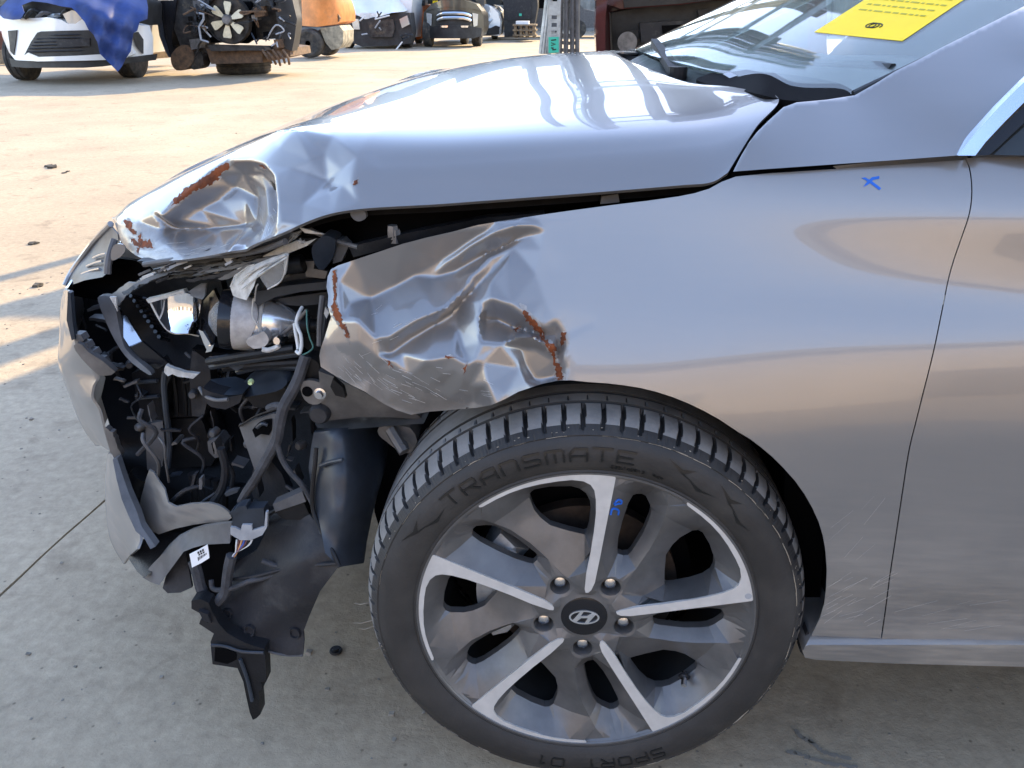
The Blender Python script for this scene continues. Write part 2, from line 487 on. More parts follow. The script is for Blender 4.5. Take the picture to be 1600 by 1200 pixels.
# ------------------------------------------------------------------ ground
def concrete():
    m = bpy.data.materials.new('yard_concrete'); m.use_nodes = True
    N = m.node_tree; L = N.links; b = N.nodes['Principled BSDF']; b.inputs['Roughness'].default_value = .85
    tc = N.nodes.new('ShaderNodeTexCoord'); src = tc.outputs['Object']
    def nz(s, d=8, r=.6, dist=0):
        n = N.nodes.new('ShaderNodeTexNoise'); n.inputs['Scale'].default_value = s; n.inputs['Detail'].default_value = d
        n.inputs['Roughness'].default_value = r; n.inputs['Distortion'].default_value = dist; L.new(src, n.inputs['Vector']); return n.outputs[0]
    def ramp(s, a, bb, lo, hi):
        r = N.nodes.new('ShaderNodeValToRGB'); e = r.color_ramp.elements; e[0].position = a; e[1].position = bb
        e[0].color = (*lo, 1); e[1].color = (*hi, 1); L.new(s, r.inputs[0]); return r.outputs[0]
    def mix(f, a, bb, t='MIX'):
        x = N.nodes.new('ShaderNodeMix'); x.data_type = 'RGBA'; x.blend_type = t
        if isinstance(f, (int, float)): x.inputs[0].default_value = f
        else: L.new(f, x.inputs[0])
        L.new(a, x.inputs[6]); L.new(bb, x.inputs[7]); return x.outputs[2]
    base = ramp(nz(1.3, 9, .62, .3), .3, .7, (.36, .29, .203), (.465, .375, .262))
    fine = ramp(nz(38, 9, .7), .3, .72, (.72, .71, .7), (1.1, 1.1, 1.1))
    base = mix(1, base, fine, 'MULTIPLY')
    spots = ramp(nz(7, 5, .55, .8), .30, .42, (.7, .68, .66), (1, 1, 1))
    base = mix(.8, base, spots, 'MULTIPLY')
    # small dark pits
    v = N.nodes.new('ShaderNodeTexVoronoi'); v.inputs['Scale'].default_value = 22; v.inputs['Randomness'].default_value = 1; L.new(src, v.inputs['Vector'])
    pits = ramp(v.outputs['Distance'], .03, .09, (.25, .23, .21), (1, 1, 1)); base = mix(.75, base, pits, 'MULTIPLY')
    # broad damp and worn areas
    wn = ramp(nz(.45, 6, .6, .6), .38, .62, (.86, .85, .83), (1.06, 1.06, 1.05)); base = mix(.8, base, wn, 'MULTIPLY')
    # hairline scuffs
    mp = N.nodes.new('ShaderNodeMapping'); mp.inputs['Scale'].default_value = (3, 26, 1); mp.inputs['Rotation'].default_value = (0, 0, .7); L.new(src, mp.inputs[0])
    n2 = N.nodes.new('ShaderNodeTexNoise'); n2.inputs['Scale'].default_value = 1.4; n2.inputs['Detail'].default_value = 6; n2.inputs['Distortion'].default_value = 1.2; L.new(mp.outputs[0], n2.inputs['Vector'])
    tr = ramp(n2.outputs[0], .30, .40, (.8, .79, .78), (1, 1, 1)); base = mix(.45, base, tr, 'MULTIPLY')
    L.new(base, b.inputs['Base Color'])
    bn = N.nodes.new('ShaderNodeBump'); bn.inputs['Distance'].default_value = .006; bn.inputs['Strength'].default_value = .8
    a = N.nodes.new('ShaderNodeMath'); a.operation = 'ADD'; L.new(nz(9, 10, .7), a.inputs[0])
    m2 = N.nodes.new('ShaderNodeMath'); m2.operation = 'MULTIPLY'; m2.inputs[1].default_value = .35; L.new(nz(120, 6, .7), m2.inputs[0]); L.new(m2.outputs[0], a.inputs[1])
    L.new(a.outputs[0], bn.inputs['Height']); L.new(bn.outputs[0], b.inputs['Normal'])
    return m
m_ground = concrete()
m_joint = mat('joint_grit', (.07, .062, .052), .95, noise=.4, nscale=50)
S = 400
g0 = mesh('ground', [(-S, -S, -.014), (S, -S, -.014), (S, S, -.014), (-S, S, -.014)], [(0, 1, 2, 3)], m_joint, smooth=False, fix=False)
g0['kind'] = 'structure'
JX = lambda y: -1.187 + .075 * (y - .374)
JY = lambda x: 15.53 - .235 * (x + 2.39)
def wander(a, b, n, amp):
    a = np.array(a, float); b = np.array(b, float)
    t = np.linspace(0, 1, n)[:, None]; p = a + (b - a) * t
    d = (b - a) / np.linalg.norm(b - a); nrm = np.array([-d[1], d[0]])
    q = RNG.normal(0, amp, n); q[0] = q[-1] = 0
    return p + q[:, None] * nrm
def solve_corner():
    # where the two joints cross
    y = 15.0
    for _ in range(30): y = JY(JX(y))
    return np.array([JX(y), y])
KC = solve_corner()
def joint_lines(pa, pb, n, amp, gap):
    c = wander(pa, pb, n, amp); d = np.array(pb, float) - np.array(pa, float); d /= np.linalg.norm(d); nr = np.array([-d[1], d[0]]) * gap / 2
    return c + nr + RNG.normal(0, gap * .12, c.shape), c - nr + RNG.normal(0, gap * .12, c.shape)
near = np.array([JX(-40.), -40.]); far = np.array([JX(200.), 200.]); lft = np.array([-200., JY(-200.)]); rgt = np.array([200., JY(200.)])
nl, nr_ = joint_lines(near, KC, 700, .0016, .007)
kl, kr = joint_lines(KC, far, 60, .002, .012)
ll, lr = joint_lines(lft, KC, 60, .004, .022)
rl, rr = joint_lines(KC, rgt, 60, .004, .022)
def slab(poly):
    v2, tri = tri2d([tuple(p) for p in poly])
    V = np.column_stack([v2, np.zeros(len(v2))])
    W, F = sheet(V, tri, (0, 0, -.02))
    o = mesh('concrete_slab', W, F, m_ground, g0, smooth=False)
    o['kind'] = 'structure'
    return o
slab(list(nl) + list(lr[::-1]) + [(-200, -40)])
slab(list(nr_[::-1]) + [(200, -40)] + list(rr[::-1]))
slab(list(ll) + list(kl) + [(-200, 200)])
slab(list(rl) + [(200, 200)] + list(kr[::-1]))

# ------------------------------------------------------------------ the crashed car
car = empty('crashed_car', 'silver bronze hatchback with crushed front corner and torn bumper in the foreground', 'car')

# near flank: lateral position as a function of length x and height z
XK = np.array([-.75, -.55, -.4, -.25, -.1, .05, .22, .4, .7, 1.2, 2.2])
ZK = np.array([.15, .25, .32, .36, .40, .5, .58, .65, .70, .75, .80, .85, .89, .92, .96, 1.0])
base_over = np.array([3, 1, 0, -.5, -.8, -1.5, -1.4, -.4, 1.3, 3.4, 5.6, 7.7, 9.2, 10.3, 12.4, 15])
base_door = np.array([4, 2.0, .6, .1, -.9, -1.5, -1.5, -1.3, -.4, 1.2, 3.4, 4.75, 5.6, 6.9, 9.1, 12])
base_rear = np.array([4, 2.0, .6, .1, -.9, -1.7, -1.7, -1.5, -.8, .4, 2.1, 3.0, 3.6, 5.0, 7.4, 10.5])
YK = []
for x, k, add in zip(XK, [0, 0, 0, 0, 0, .0, .45, 1, 2, 2, 2], [22, 8.5, 3.2, 1, .2, 0, 0, 0, .3, .8, 2.2]):
    b = base_over * (1 - k) + base_door * k if k <= 1 else base_rear
    YK.append(b + add)
YK = np.array(YK) / 100
def _pchip(xs, ys, q):
    h = np.diff(xs); d = np.diff(ys, axis=0) / h.reshape(-1, *[1] * (ys.ndim - 1))
    m = np.zeros_like(ys); m[0] = d[0]; m[-1] = d[-1]
    hs = h.reshape(-1, *[1] * (ys.ndim - 1))
    m[1:-1] = (hs[1:] * d[:-1] + hs[:-1] * d[1:]) / (hs[1:] + hs[:-1])
    i = np.clip(np.searchsorted(xs, q) - 1, 0, len(xs) - 2)
    return i, h, m
ZG = np.linspace(.1, 1.05, 240); XG = np.linspace(-.8, 2.3, 320)
def _interp(xs, ys, q):
    q = np.clip(q, xs[0], xs[-1]); i, h, m = _pchip(xs, ys, q)
    hh = h[i][:, None]; t = ((q - xs[i]) / h[i])[:, None]
    return ((2 * t**3 - 3 * t**2 + 1) * ys[i] + (t**3 - 2 * t**2 + t) * hh * m[i] + (-2 * t**3 + 3 * t**2) * ys[i + 1] + (t**3 - t**2) * hh * m[i + 1])
_A = _interp(XK, YK, XG)            # (320, nz)
_B = _interp(ZK, _A.T, ZG).T        # (320, 240)
def _blur(A, s, ax):
    k = int(3 * s); ker = np.exp(-.5 * (np.arange(-k, k + 1) / s) ** 2); ker /= ker.sum()
    pad = [(0, 0), (0, 0)]; pad[ax] = (k, k)
    A = np.pad(A, pad, mode='reflect', reflect_type='odd')
    return np.apply_along_axis(lambda q: np.convolve(q, ker, 'valid'), ax, A)
_B = _blur(_blur(_B, 3.5, 1), 5, 0)
def flank(x, z):
    u = np.clip((x - XG[0]) / (XG[1] - XG[0]), 1.001, 317.99); v = np.clip((z - ZG[0]) / (ZG[1] - ZG[0]), 1.001, 237.99)
    i = u.astype(int); j = v.astype(int); a = u - i; b = v - j
    def wts(t): return ((1 - t) ** 3 / 6, (3 * t**3 - 6 * t**2 + 4) / 6, (-3 * t**3 + 3 * t**2 + 3 * t + 1) / 6, t**3 / 6)
    wa, wb = wts(a), wts(b); r = 0
    for k in range(4):
        for l in range(4): r = r + wa[k] * wb[l] * _B[i + k - 1, j + l - 1]
    return r
def flank_px(px, py):
    px = np.asarray(px, float); py = np.asarray(py, float)
    Y = np.zeros(px.shape)
    for _ in range(26):
        P = aty(px, py, Y); Y = .5 * Y + .5 * flank(P[..., 0], P[..., 2])
    return Y

# ---- fender with its creases (offsets in cm, + = pushed in)
FCH = [  # creases: chains of (x, y, offset cm)
 [(517,421,2.4),(552,406,2.0),(630,381,1.2),(708,362,.7),(780,346,.3),(815,341,.1)],
 [(548,474,3.0),(579,466,5.2),(615,449,5.0),(648,431,4.8),(690,406,4.0),(722,386,2.8),(752,366,1.5),(768,357,.7)],
 [(674,434,4.6),(712,424,4.3),(755,400,3.7),(795,384,2.4),(826,366,.9)],
 [(700,409,3.0),(730,387,1.4),(770,364,-.5),(808,352,-.9),(830,352,-.5)],
 [(588,528,.5),(609,526,.1),(648,502,-.5),(680,489,-.7),(698,482,-.6),(716,464,.2),(738,430,.8),(764,402,1.0),(800,383,.9)],
 [(609,553,2.5),(650,524,2.6),(682,505,2.6),(702,491,2.5),(718,474,2.2),(745,447,1.8),(775,416,1.4),(802,389,1.0)],
 [(628,552,1.6),(668,563,-1.2),(708,556,-1.3),(729,568,-1.4)],
 [(716,486,2.2),(714,512,1.7),(722,544,.6),(729,568,-1.4)],
 [(792,412,.0),(768,440,-.1),(752,472,-.4),(749,498,-.8),(752,536,-1.4),(738,566,-1.6)],
 [(758,482,-.2),(768,467,-1.2),(798,477,-1.3),(827,497,-.9),(848,512,-.2)],
 [(757,499,2.0),(778,500,2.9),(808,514,3.2),(837,522,2.2)],
 [(756,553,-1.2),(782,537,-1.1),(808,526,-1.0),(832,525,-1.1),(864,542,-.6)],
 [(815,544,1.4),(822,570,1.8),(836,594,2.4)], [(838,545,1.2),(866,560,1.6),(869,590,2.6)],
 [(755,566,-1.3),(762,600,-1.7),(774,632,-2.0)], [(815,545,1.3),(812,575,.3),(790,615,-1.4)],
 [(881,521,.1),(886,538,0),(880,556,0),(886,574,0),(881,596,0)], [(868,524,1.5),(874,545,2.2),(872,575,2.0)],
 [(513,435,2.4),(514,478,2.0),(505,540,2.8),(501,573,3.6)], [(530,440,1.8),(536,500,1.0),(560,535,.6),(588,556,.8),(609,562,1.2)],
 [(572,615,4.0),(578,590,3.6),(592,574,2.2),(609,562,1.2)], [(609,562,1.2),(640,588,1.4),(668,606,2.2),(700,622,3.0),(740,628,2.6)],
 [(524,588,4.4),(548,601,4.6),(600,631,6.2),(642,648,7.4),(676,643,6.6),(720,639,4.6)],
 [(666,578,.2),(690,584,.0),(712,578,-.7),(724,592,-.5),(718,606,1.0),(694,602,1.8)],
]
FCH = [[(a, b, c * .0088) for a, b, c in ch] for ch in FCH]
FD = [(840,345,0),(850,360,0),(845,390,0),(836,430,0),(850,470,0),(868,500,0),(880,480,0),(900,450,0),(905,560,0),(905,592,0),(900,330,0),(890,400,0),(560,500,.0),(846,600,.018),(822,598,.004),(735,602,.004)]
fdent = dent_field(FD, (480, 320, 930, 670), blur=.9, res=2.0, chains=FCH)
fwrk = dent_field([(RNG.uniform(515, 885), RNG.uniform(360, 640), RNG.normal(0, .0005)) for _ in range(90)], (500, 345, 900, 655), blur=3, res=3)
def fender_y(px, py):
    fade = np.clip((np.asarray(px) - 880) / 30., 0, 1)
    return flank_px(px, py) + fdent(px, py) + fwrk(px, py) * (1 - fade)
GAP = [tuple(p) for p in crom([(1508,247),(1514.5,262),(1518,285),(1518,312),(1513,340),(1501,375),(1490,407),(1481,440),(1471,490),(1458,552),(1443,612),(1431,660),(1420,706),(1408,783),(1398,850),(1391,896),(1384,950),(1377,998)], 4)]
F_OUT = [(1507,250),(1400,257.5),(1300,264.5),(1200,271),(1150,276),(1128,284),(1108,295),(1085,302),(1060,307),(1010,314),(960,320),(900,328),(850,335),(800,343),
 (780,346),(745,352),(708,362),(668,371),(630,381),(585,396),(552,407),(528,415),(517,421),(512,432),(510,448),(513,462),(512,478),(517,495),(511,515),(507,528),(501,545),(499,556),(501,573),
 (525,588),(548,601),(570,612),(600,631),(620,641),(642,648),(672,643),(700,641),(720,639),(745,637),(768,633),(790,623),(810,612),(846,600),(870,595),(891,594),(920,597),(950,599),(975,602),(1000,606),(1025,612),(1050,620),(1075,630),(1100,642),(1125,656),(1152,674),(1172,686),(1188,698),(1207,714),(1225,732),(1242,751),(1257,772),(1269,793),(1279,815),(1286,838),(1290,862),(1292,890),(1291,918),(1288,943),(1281,966),(1268,993),
 (1320,995),(1376,997)] + [(x - 1.0, y) for x, y in GAP[::-1]]
def lipsheet(name, outline, fy, m, step, thick=.0012, flange=None):
    o = resample(outline, step * 1.2)
    v2, tri = tri2d(o, (), step)
    V = aty(v2[:, 0], v2[:, 1], fy(v2[:, 0], v2[:, 1]))
    W, F = sheet(V, tri, (0, thick, 0))
    return mesh(name, W, F, m, car, True, 55)
fender = lipsheet('fender', F_OUT, fender_y, m_paint, 4.0)

# ---- front door, sill, pillar
D_OUT = [(x + 1.0, y) for x, y in GAP] + [(1600,1003),(1900,1010),(1900,236),(1750,240),(1600,245)]
lipsheet('front_door', D_OUT, flank_px, m_paint, 9)
def sill_y(px, py):
    t = (np.asarray(py) - 1000) / 32.
    return .004 + .0 * px + np.where(t < .25, .0056 - .0256 * t, -.001 + .012 * (t - .25))
panel('rocker_panel', [(1268,992),(1380,995),(1600,1004),(1900,1014),(1900,1052),(1600,1042),(1400,1037),(1275,1031),(1258,1028),(1254,1018)], sill_y, m_paint, car, step=5, thick=.12)
panel('rocker_underside', [(1290,985),(1900,1000),(1900,1030),(1290,1024)], .05, m_black, car, step=60, thick=.3)
def pillar_y(px, py):
    f = tps([(1135,268,.092),(1300,258,.075),(1495,243,.062),(1165,205,.125),(1215,166,.155),(1270,158,.158),(1335,149,.165),(1400,111,.18),(1480,70,.2),(1600,10,.24),(1560,150,.115),(1600,100,.15),(1400,190,.118),(1250,210,.115),(1350,240,.085),(1480,170,.115),(1700,-40,.33),(1700,30,.19),(1800,-60,.30)])
    return f(px, py)
PIL = [(1146,268),(1157,246),(1170,224),(1183,207),(1202,188),(1224,168),(1245,160),(1290,156),(1336,149),(1368,131),(1400,111),(1440,91),(1480,70),(1540,40),(1600,10),(1760,-75),(1800,-70),(1700,30),(1600,126),(1560,172),(1530,207),(1505,236),(1494,243),(1400,250),(1300,257),(1200,264)]
o_ = lipsheet('windscreen_pillar', PIL, pillar_y, m_paint, 7)
panel('shut_line_shade', [(1142,276),(1144,262),(1300,251),(1500,236),(1514,246),(1520,300),(1512,345),(1485,445),(1445,600),(1400,800),(1372,1000),(1388,1000),(1412,800),(1458,600),(1500,445),(1530,340),(1530,255),(1512,238)], lambda x, y: flank_px(x, y) + .018, m_void, car, step=14, thick=.004)  # near-black sheet behind the panel gaps paints in their shade
panel('hood_gap_shadow', [(1112,296),(1132,268),(1145,230),(1165,198),(1205,152),(1230,158),(1195,186),(1172,216),(1158,245),(1150,262),(1146,285),(1125,300)], [(1112,296,.13),(1145,230,.2),(1205,152,.30),(1230,158,.28),(1158,245,.19),(1146,285,.14)], m_void, car, step=12, thick=.004)
panel('window_trim', [(1497,243),(1522,210),(1560,168),(1600,128),(1700,34),(1712,46),(1610,150),(1570,190),(1540,222),(1524,243)], lambda x, y: pillar_y(x, y) * .5 + .028, m_trim, car, step=8, thick=.012)
panel('window_seal', [(1522,244),(1540,222),(1570,190),(1610,150),(1712,46),(1730,62),(1625,170),(1585,206),(1560,230),(1546,242)], lambda x, y: pillar_y(x, y) * .5 + .036, m_blackgloss, car, step=10, thick=.012)
panel('window_glass', [(1544,242),(1560,228),(1585,204),(1625,168),(1730,58),(1900,-60),(1900,236),(1700,240),(1600,243)], lambda x, y: pillar_y(x, y) * .45 + .05, m_darkglass, car, step=30, thick=.005)

# ---- hood: a lofted skin, near edge traced, crown measured
ST = [((180,352,.45),(178,340,.50),(-.865,.63,.752),(-.895,.89,.735)),
      ((190,384,.36),(197,322,.45),(-.825,.60,.785),(-.865,.89,.765)),
      ((222,405,.26),(256,293,.405),(-.75,.58,.832),(-.79,.89,.808)),
      ((282,403,.18),(318,264,.375),(-.66,.56,.872),(-.69,.89,.858)),
      ((350,390,.13),(385,234,.33),(-.57,.54,.907),(-.60,.89,.898)),
      ((430,367,.12),(450,209,.275),(-.465,.52,.94),(-.49,.89,.936)),
      ((530,331,.11),(540,211,.22),(-.345,.5,.966),(-.36,.89,.972)),
      ((700,318,.105),(692,213,.195),(-.2,.5,.987),(-.2,.89,1.004)),
      ((900,303,.098),(880,202,.19),(-.04,.5,1.001),(-.06,.89,1.018)),
      ((1058,290,.094),(1035,191,.19),(.06,.5,1.008),(.01,.89,1.021)),
      ((1110,285,.09),(1135,178,.20),(.105,.5,1.008),(.035,.89,1.0215)),
      ((1137,270,.095),(1216,153,.213),(.127,.48,1.003),(.048,.89,1.02))]
CY = .89
rows = []
for b, c, p3, p4 in ST:
    B = aty(b[0], b[1], b[2]); Cc = aty(c[0], c[1], c[2])
    M = .5 * B + .5 * Cc + np.array([0, -.006, .008])
    Q = .62 * Cc + .38 * np.array(p3) + np.array([0, 0, .003])
    right = [p4, p3, Q, Cc, M, B]
    mir = [np.array([q[0], 2 * CY - q[1], q[2]]) for q in [np.array(p3), Q, Cc, M, B]]
    mir = [m_ + np.array([(p4[0] - p3[0]) * 0, 0, 0]) for m_ in mir]
    rows.append([B, M, Cc, Q, np.array(p3), np.array(p4)] + mir)
rows = np.array(rows)                    # (12, 11, 3)
rows = crom(rows.reshape(12, -1), 30).reshape(-1, 11, 3)
CI = np.array(list(range(0, 85)) + list(range(87, 421, 3)))
cols = [crom(r, 42)[CI] for r in rows]
HV = np.array(cols)                      # (n, m, 3)
HCH = [[(250,338,.2),(275,313,.1),(300,293,0),(330,267,0),(356,250,0),(390,250,0),(412,256,0),(429,275,-.1),(434,315,-.2),(431,358,-.1)],
 [(258,340,4.0),(284,320,5.2),(308,305,6),(336,283,6),(360,264,4.2),(392,264,3.6),(415,272,2.4),(425,300,1.4),(427,330,1.6),(423,352,1.2)],
 [(246,352,6.0),(290,347,10),(325,340,11.5),(347,336,10.5)],
 [(342,300,8.0),(347,336,10.5),(350,384,2.0)], [(359,296,9.0),(364,344,9.0),(362,381,3.8)], [(387,288,5.6),(391,330,5.4),(397,377,1.4)], [(402,285,6.4),(408,325,6.2),(412,364,2.4)],
 [(198,392,1.2),(222,404,1.6),(272,404,2.2),(345,391,2.2)], [(236,356,3.0),(232,375,2.6),(228,398,1.6)], [(470,203,-1.4),(484,250,.4),(498,278,2.8)], [(452,262,.4),(475,270,1.2),(498,278,2.8),(530,262,1.0),(560,244,-.4)], [(498,278,2.8),(470,318,.7),(442,346,-.5)]]
HCH = [[(a, b, c * .0105) for a, b, c in ch] for ch in HCH]
hd_ctrl = [(180,352,0),(188,372,.3),(212,345,.6),(205,362,1.0),(240,330,.1),(395,383,.8),(430,367,.4),(545,258,.2),(552,285,-.2),(530,290,1.0),(512,288,2.0),(440,335,-.4),(505,300,1.5),(502,240,1.0),(470,350,.1),(520,333,0),(575,300,0),(590,240,0),(600,270,0),(436,232,-.2),(520,212,-.1),(560,318,0),(445,285,.2)]
hdent = dent_field([(a, b, c * .0105) for a, b, c in hd_ctrl], (176, 205, 640, 412), blur=.9, res=2.0, chains=HCH)
n_, m_c = HV.shape[:2]
px, py = proj(HV.reshape(-1, 3)); off = hdent(px, py).reshape(n_, m_c)
tt = CI / 420.
wt = np.clip((.30 - tt) / .05, 0, 1)[None, :]
HV = HV + (off * wt)[..., None] * np.array([.12, .86, -.30])
hV = HV.reshape(-1, 3)
hF = [(i * m_c + j, i * m_c + j + 1, (i + 1) * m_c + j + 1, (i + 1) * m_c + j) for i in range(n_ - 1) for j in range(m_c - 1)]
tri = np.array([t for f in hF for t in ((f[0], f[1], f[2]), (f[0], f[2], f[3]))])
# inner return so the skin has an underside
W, F = sheet(hV, tri, (0, .004, -.004))
hood = mesh('hood', W, F, m_paint, car, True, 55)
def scuffed(o, polys):
    o.data.materials.append(m_scuff_paint)
    C_ = np.array([tuple(p.center) for p in o.data.polygons]); x_, y_ = proj(C_); q_ = np.stack([x_, y_], -1) + RNG.normal(0, 2.0, (len(x_), 2))
    m_ = np.zeros(len(C_), bool)
    for P_ in polys: m_ |= inside(np.array(P_, float), q_)
    o.data.polygons.foreach_set('material_index', m_.astype(int))
scuffed(fender, [[(495,520),(530,545),(575,580),(615,590),(660,612),(720,628),(760,632),(700,660),(640,660),(560,620),(495,590)], [(812,484),(850,505),(888,520),(888,600),(862,600),(868,560),(846,530)]])
scuffed(hood, [[(186,345),(225,350),(250,362),(262,385),(350,380),(352,395),(270,410),(200,405),(180,375)], [(400,270),(432,280),(434,362),(405,385),(398,330)]])
# hood inner frame (dark, under the skin)
inn = HV[10:-2:8, 12:-6:6] + np.array([.0, .02, -.03])
a_, b_ = inn.shape[:2]
mesh('hood_inner_frame', inn.reshape(-1, 3), [(i * b_ + j, i * b_ + j + 1, (i + 1) * b_ + j + 1, (i + 1) * b_ + j) for i in range(a_ - 1) for j in range(b_ - 1)], m_black, car, fix=False)

# ---- cowl, windscreen, wipers
GB = [(.318, .215, 1.004), (.235, .34, 1.010), (.165, .5, 1.018), (.105, .7, 1.026), (.085, .89, 1.029)]
GB = GB + [(x, 2 * CY - y, z) for x, y, z in GB[-2::-1]]
gb = crom(GB, 8)
g_rows = []
for t in np.linspace(0, 1, 24):
    k = t * .95; x = k * math.cos(math.radians(25 + 3 * t)); z = k * math.sin(math.radians(25.5 - 2 * t))
    inset = 1 - .17 * t
    g_rows.append(np.column_stack([gb[:, 0] + x, CY + (gb[:, 1] - CY) * inset, gb[:, 2] + z + .02 * t * 0]))
GV = np.array(g_rows); gn, gm = GV.shape[:2]
gF = np.array([t for i in range(gn - 1) for j in range(gm - 1) for t in ((i * gm + j, i * gm + j + 1, (i + 1) * gm + j + 1), (i * gm + j, (i + 1) * gm + j + 1, (i + 1) * gm + j))])
W, F = sheet(GV.reshape(-1, 3), gF, (.0018, 0, -.0042))
screen = mesh('windscreen', W, F, m_glass, car, True, 30)
# black edge frit and rubber along the near edge of the glass
e = GV[:, 0]
mesh('windscreen_seal', *sweep(e + np.array([.004, -.006, .001]), .0055, 8), m_rubber, car)
# dash, seen through the glass
dV = []
for i, t in enumerate(np.linspace(0, 1, 10)):
    for p in gb:
        dV.append((p[0] + .05 + .62 * t, CY + (p[1] - CY) * (.97 - .1 * t), p[2] - .035 + .04 * math.sin(t * 2.6) - .03 * t))
mesh('dashboard', dV, [(i * gm + j, i * gm + j + 1, (i + 1) * gm + j + 1, (i + 1) * gm + j) for i in range(9) for j in range(gm - 1)], m_dash, car)
# cowl trough
cv = []
for p in gb:
    cv += [(p[0] - .15, p[1], p[2] - .055), (p[0] - .06, p[1], p[2] - .05), (p[0] + .02, p[1], p[2] - .012)]
mesh('cowl_panel', cv, [(3 * j + k, 3 * j + k + 1, 3 * j + 4 + k, 3 * j + 3 + k) for j in range(len(gb) - 1) for k in (0, 1)], m_black, car)
panel('cowl_corner_cover', [(1088,124),(1100,118),(1120,112),(1150,111),(1185,113),(1230,119),(1270,124),(1305,131),(1326,139),(1334,148),(1310,152),(1270,157),(1235,157),(1215,154),(1180,146),(1140,138),(1105,131)],
      [(1088,124,.44),(1150,111,.44),(1230,119,.36),(1326,139,.235),(1334,148,.215),(1235,157,.2),(1215,154,.21),(1140,138,.33),(1200,135,.27),(1150,122,.39)], m_blackmatte, car, step=7, thick=.03, tdir=(0, .3, -1), curve=3)
panel('cowl_clip', [(1130,116),(1142,113),(1152,118),(1140,122)], [(1130,116,.42),(1152,118,.40),(1140,122,.40)], m_greylt, car, step=6, thick=.006)
def wiper(name, base, tip, wide):
    b = Vector(base); t = Vector(tip); d = (t - b)
    q = MB()
    n = d.cross(Vector((0, 0, 1))).normalized()
    q.prism([b - n * wide, b + n * wide, t + n * wide * .55, t - n * wide * .55], (0, 0, .013))
    arm = q.build(name, m_black2, car)
    q = MB(); q.tube([b + Vector((0, 0, -.02)), b + Vector((0, 0, .018))], .016, 12); q.build('pivot_cap', m_black, arm)
    return arm
p_a = aty(1058, 122, .55); p_b = aty(1022, 72, .80)
wiper('wiper_arm', p_a, p_b, .012)
wiper('wiper_arm', aty(1075, 97, 1.05), aty(985, 86, 1.30), .012)
tube('wiper_blade', [(1022,72,.8),(1100,86,.66),(1200,95,.50),(1300,101,.37),(1395,106,.24)], .006, m_black, car, per=8, seg=6)
# yellow notice behind the screen
# ------------------------------------------------------------------ near front wheel
STEER = .027
WC = np.array([0, 0, .317])
WA = np.array([math.cos(STEER), math.sin(STEER), 0]); WN = np.array([-math.sin(STEER), math.cos(STEER), 0]); WB = np.array([0, 0, 1.])
def wp(u, v, n=0):
    u = np.asarray(u, float)[..., None]; v = np.asarray(v, float)[..., None]; n = np.asarray(n, float)[..., None]
    return WC + u * WA + v * WB + n * WN
def pxw(x, y, n=0):
    """sight point -> wheel plane (u, v) at inset n"""
    d = ray(x, y); o = CAM - WC - n * WN
    k = -(o @ WN) / (d @ WN)
    P = CAM + d * k[..., None] - WC
    return np.stack([P @ WA, P @ WB], -1)
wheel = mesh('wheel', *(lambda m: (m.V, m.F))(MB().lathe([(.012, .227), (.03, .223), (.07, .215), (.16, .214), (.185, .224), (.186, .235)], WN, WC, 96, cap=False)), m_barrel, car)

# tyre with cut tread
NB = 76; PER = 15; NA = NB * PER
prof = [(.016,.232),(.006,.2335),(-.001,.2365),(-.003,.2405),(-.0015,.243),(-.005,.2475),(-.0085,.255),(-.0105,.264),(-.0108,.274),(-.0085,.283),(-.004,.2905),(-.0022,.2925),(-.0028,.2945),(.0015,.2985),(.005,.3015),(.009,.3045),(.0125,.3066),(.0165,.3086),(.021,.3103),(.026,.3119),(.032,.3133),(.038,.3143),(.0445,.3152),(.0475,.3155),(.0485,.3155),(.0505,.3155),(.054,.3155),(.056,.3157),(.057,.3158),(.064,.3162),(.070,.3165),(.076,.3167),(.077,.3167),(.079,.3168),(.082,.3168),(.084,.3168),(.085,.3168),(.098,.317),(.112,.317)]
prof = prof + [(.224 - a, r) for a, r in prof[-2::-1]]
PR = np.array(prof); npf = len(PR)
grooves = [(.0485, .0555), (.077, .0845)]
ang = np.arange(NA) * 2 * math.pi / NA
Rg = np.repeat(PR[:, 1][None], NA, 0)
ph = (np.arange(NA) % PER) / PER
jit = RNG.normal(0, .02, NB)[np.arange(NA) // PER]
for k, (a, r) in enumerate(PR):
    aa = a if a < .112 else .224 - a
    for g0_, g1_ in grooves:
        if g0_ - .0004 <= aa <= g1_ + .0004: Rg[:, k] -= .0065
    if .0035 < aa < .0465:                       # lateral slots in the shoulder blocks
        s = .10 * math.sin(min(1, (aa - .0035) / .04) * 2.2)
        wdt = .118 if aa < .04 else .095
        dph = np.abs(((ph + s + jit) % 1) - .5)
        dep = .0066 * np.clip((wdt - dph) / .035, 0, 1)
        if aa < .007: dep *= .5
        Rg[:, k] -= dep
    if .0004 < aa < .009:                        # saw-tooth lip under the blocks
        Rg[:, k] += .0012 * (np.sin(np.arange(NA) * 2.1 + k) * .5 + RNG.normal(0, .35, NA))
    if .058 < aa < .0655 or .0865 < aa < .093:   # short sipes at rib edges
        dph = np.abs(((ph + .3 + (aa - .058) * 8) % 1) - .5)
        Rg[:, k] -= .004 * np.clip((.07 - dph) / .03, 0, 1)
TV = []
ca, sa = np.cos(ang), np.sin(ang)
for k in range(npf):
    TV.append(wp(Rg[:, k] * ca, Rg[:, k] * sa, np.full(NA, PR[k, 0])))
TV = np.array(TV).transpose(1, 0, 2)
TF = []; TM = []
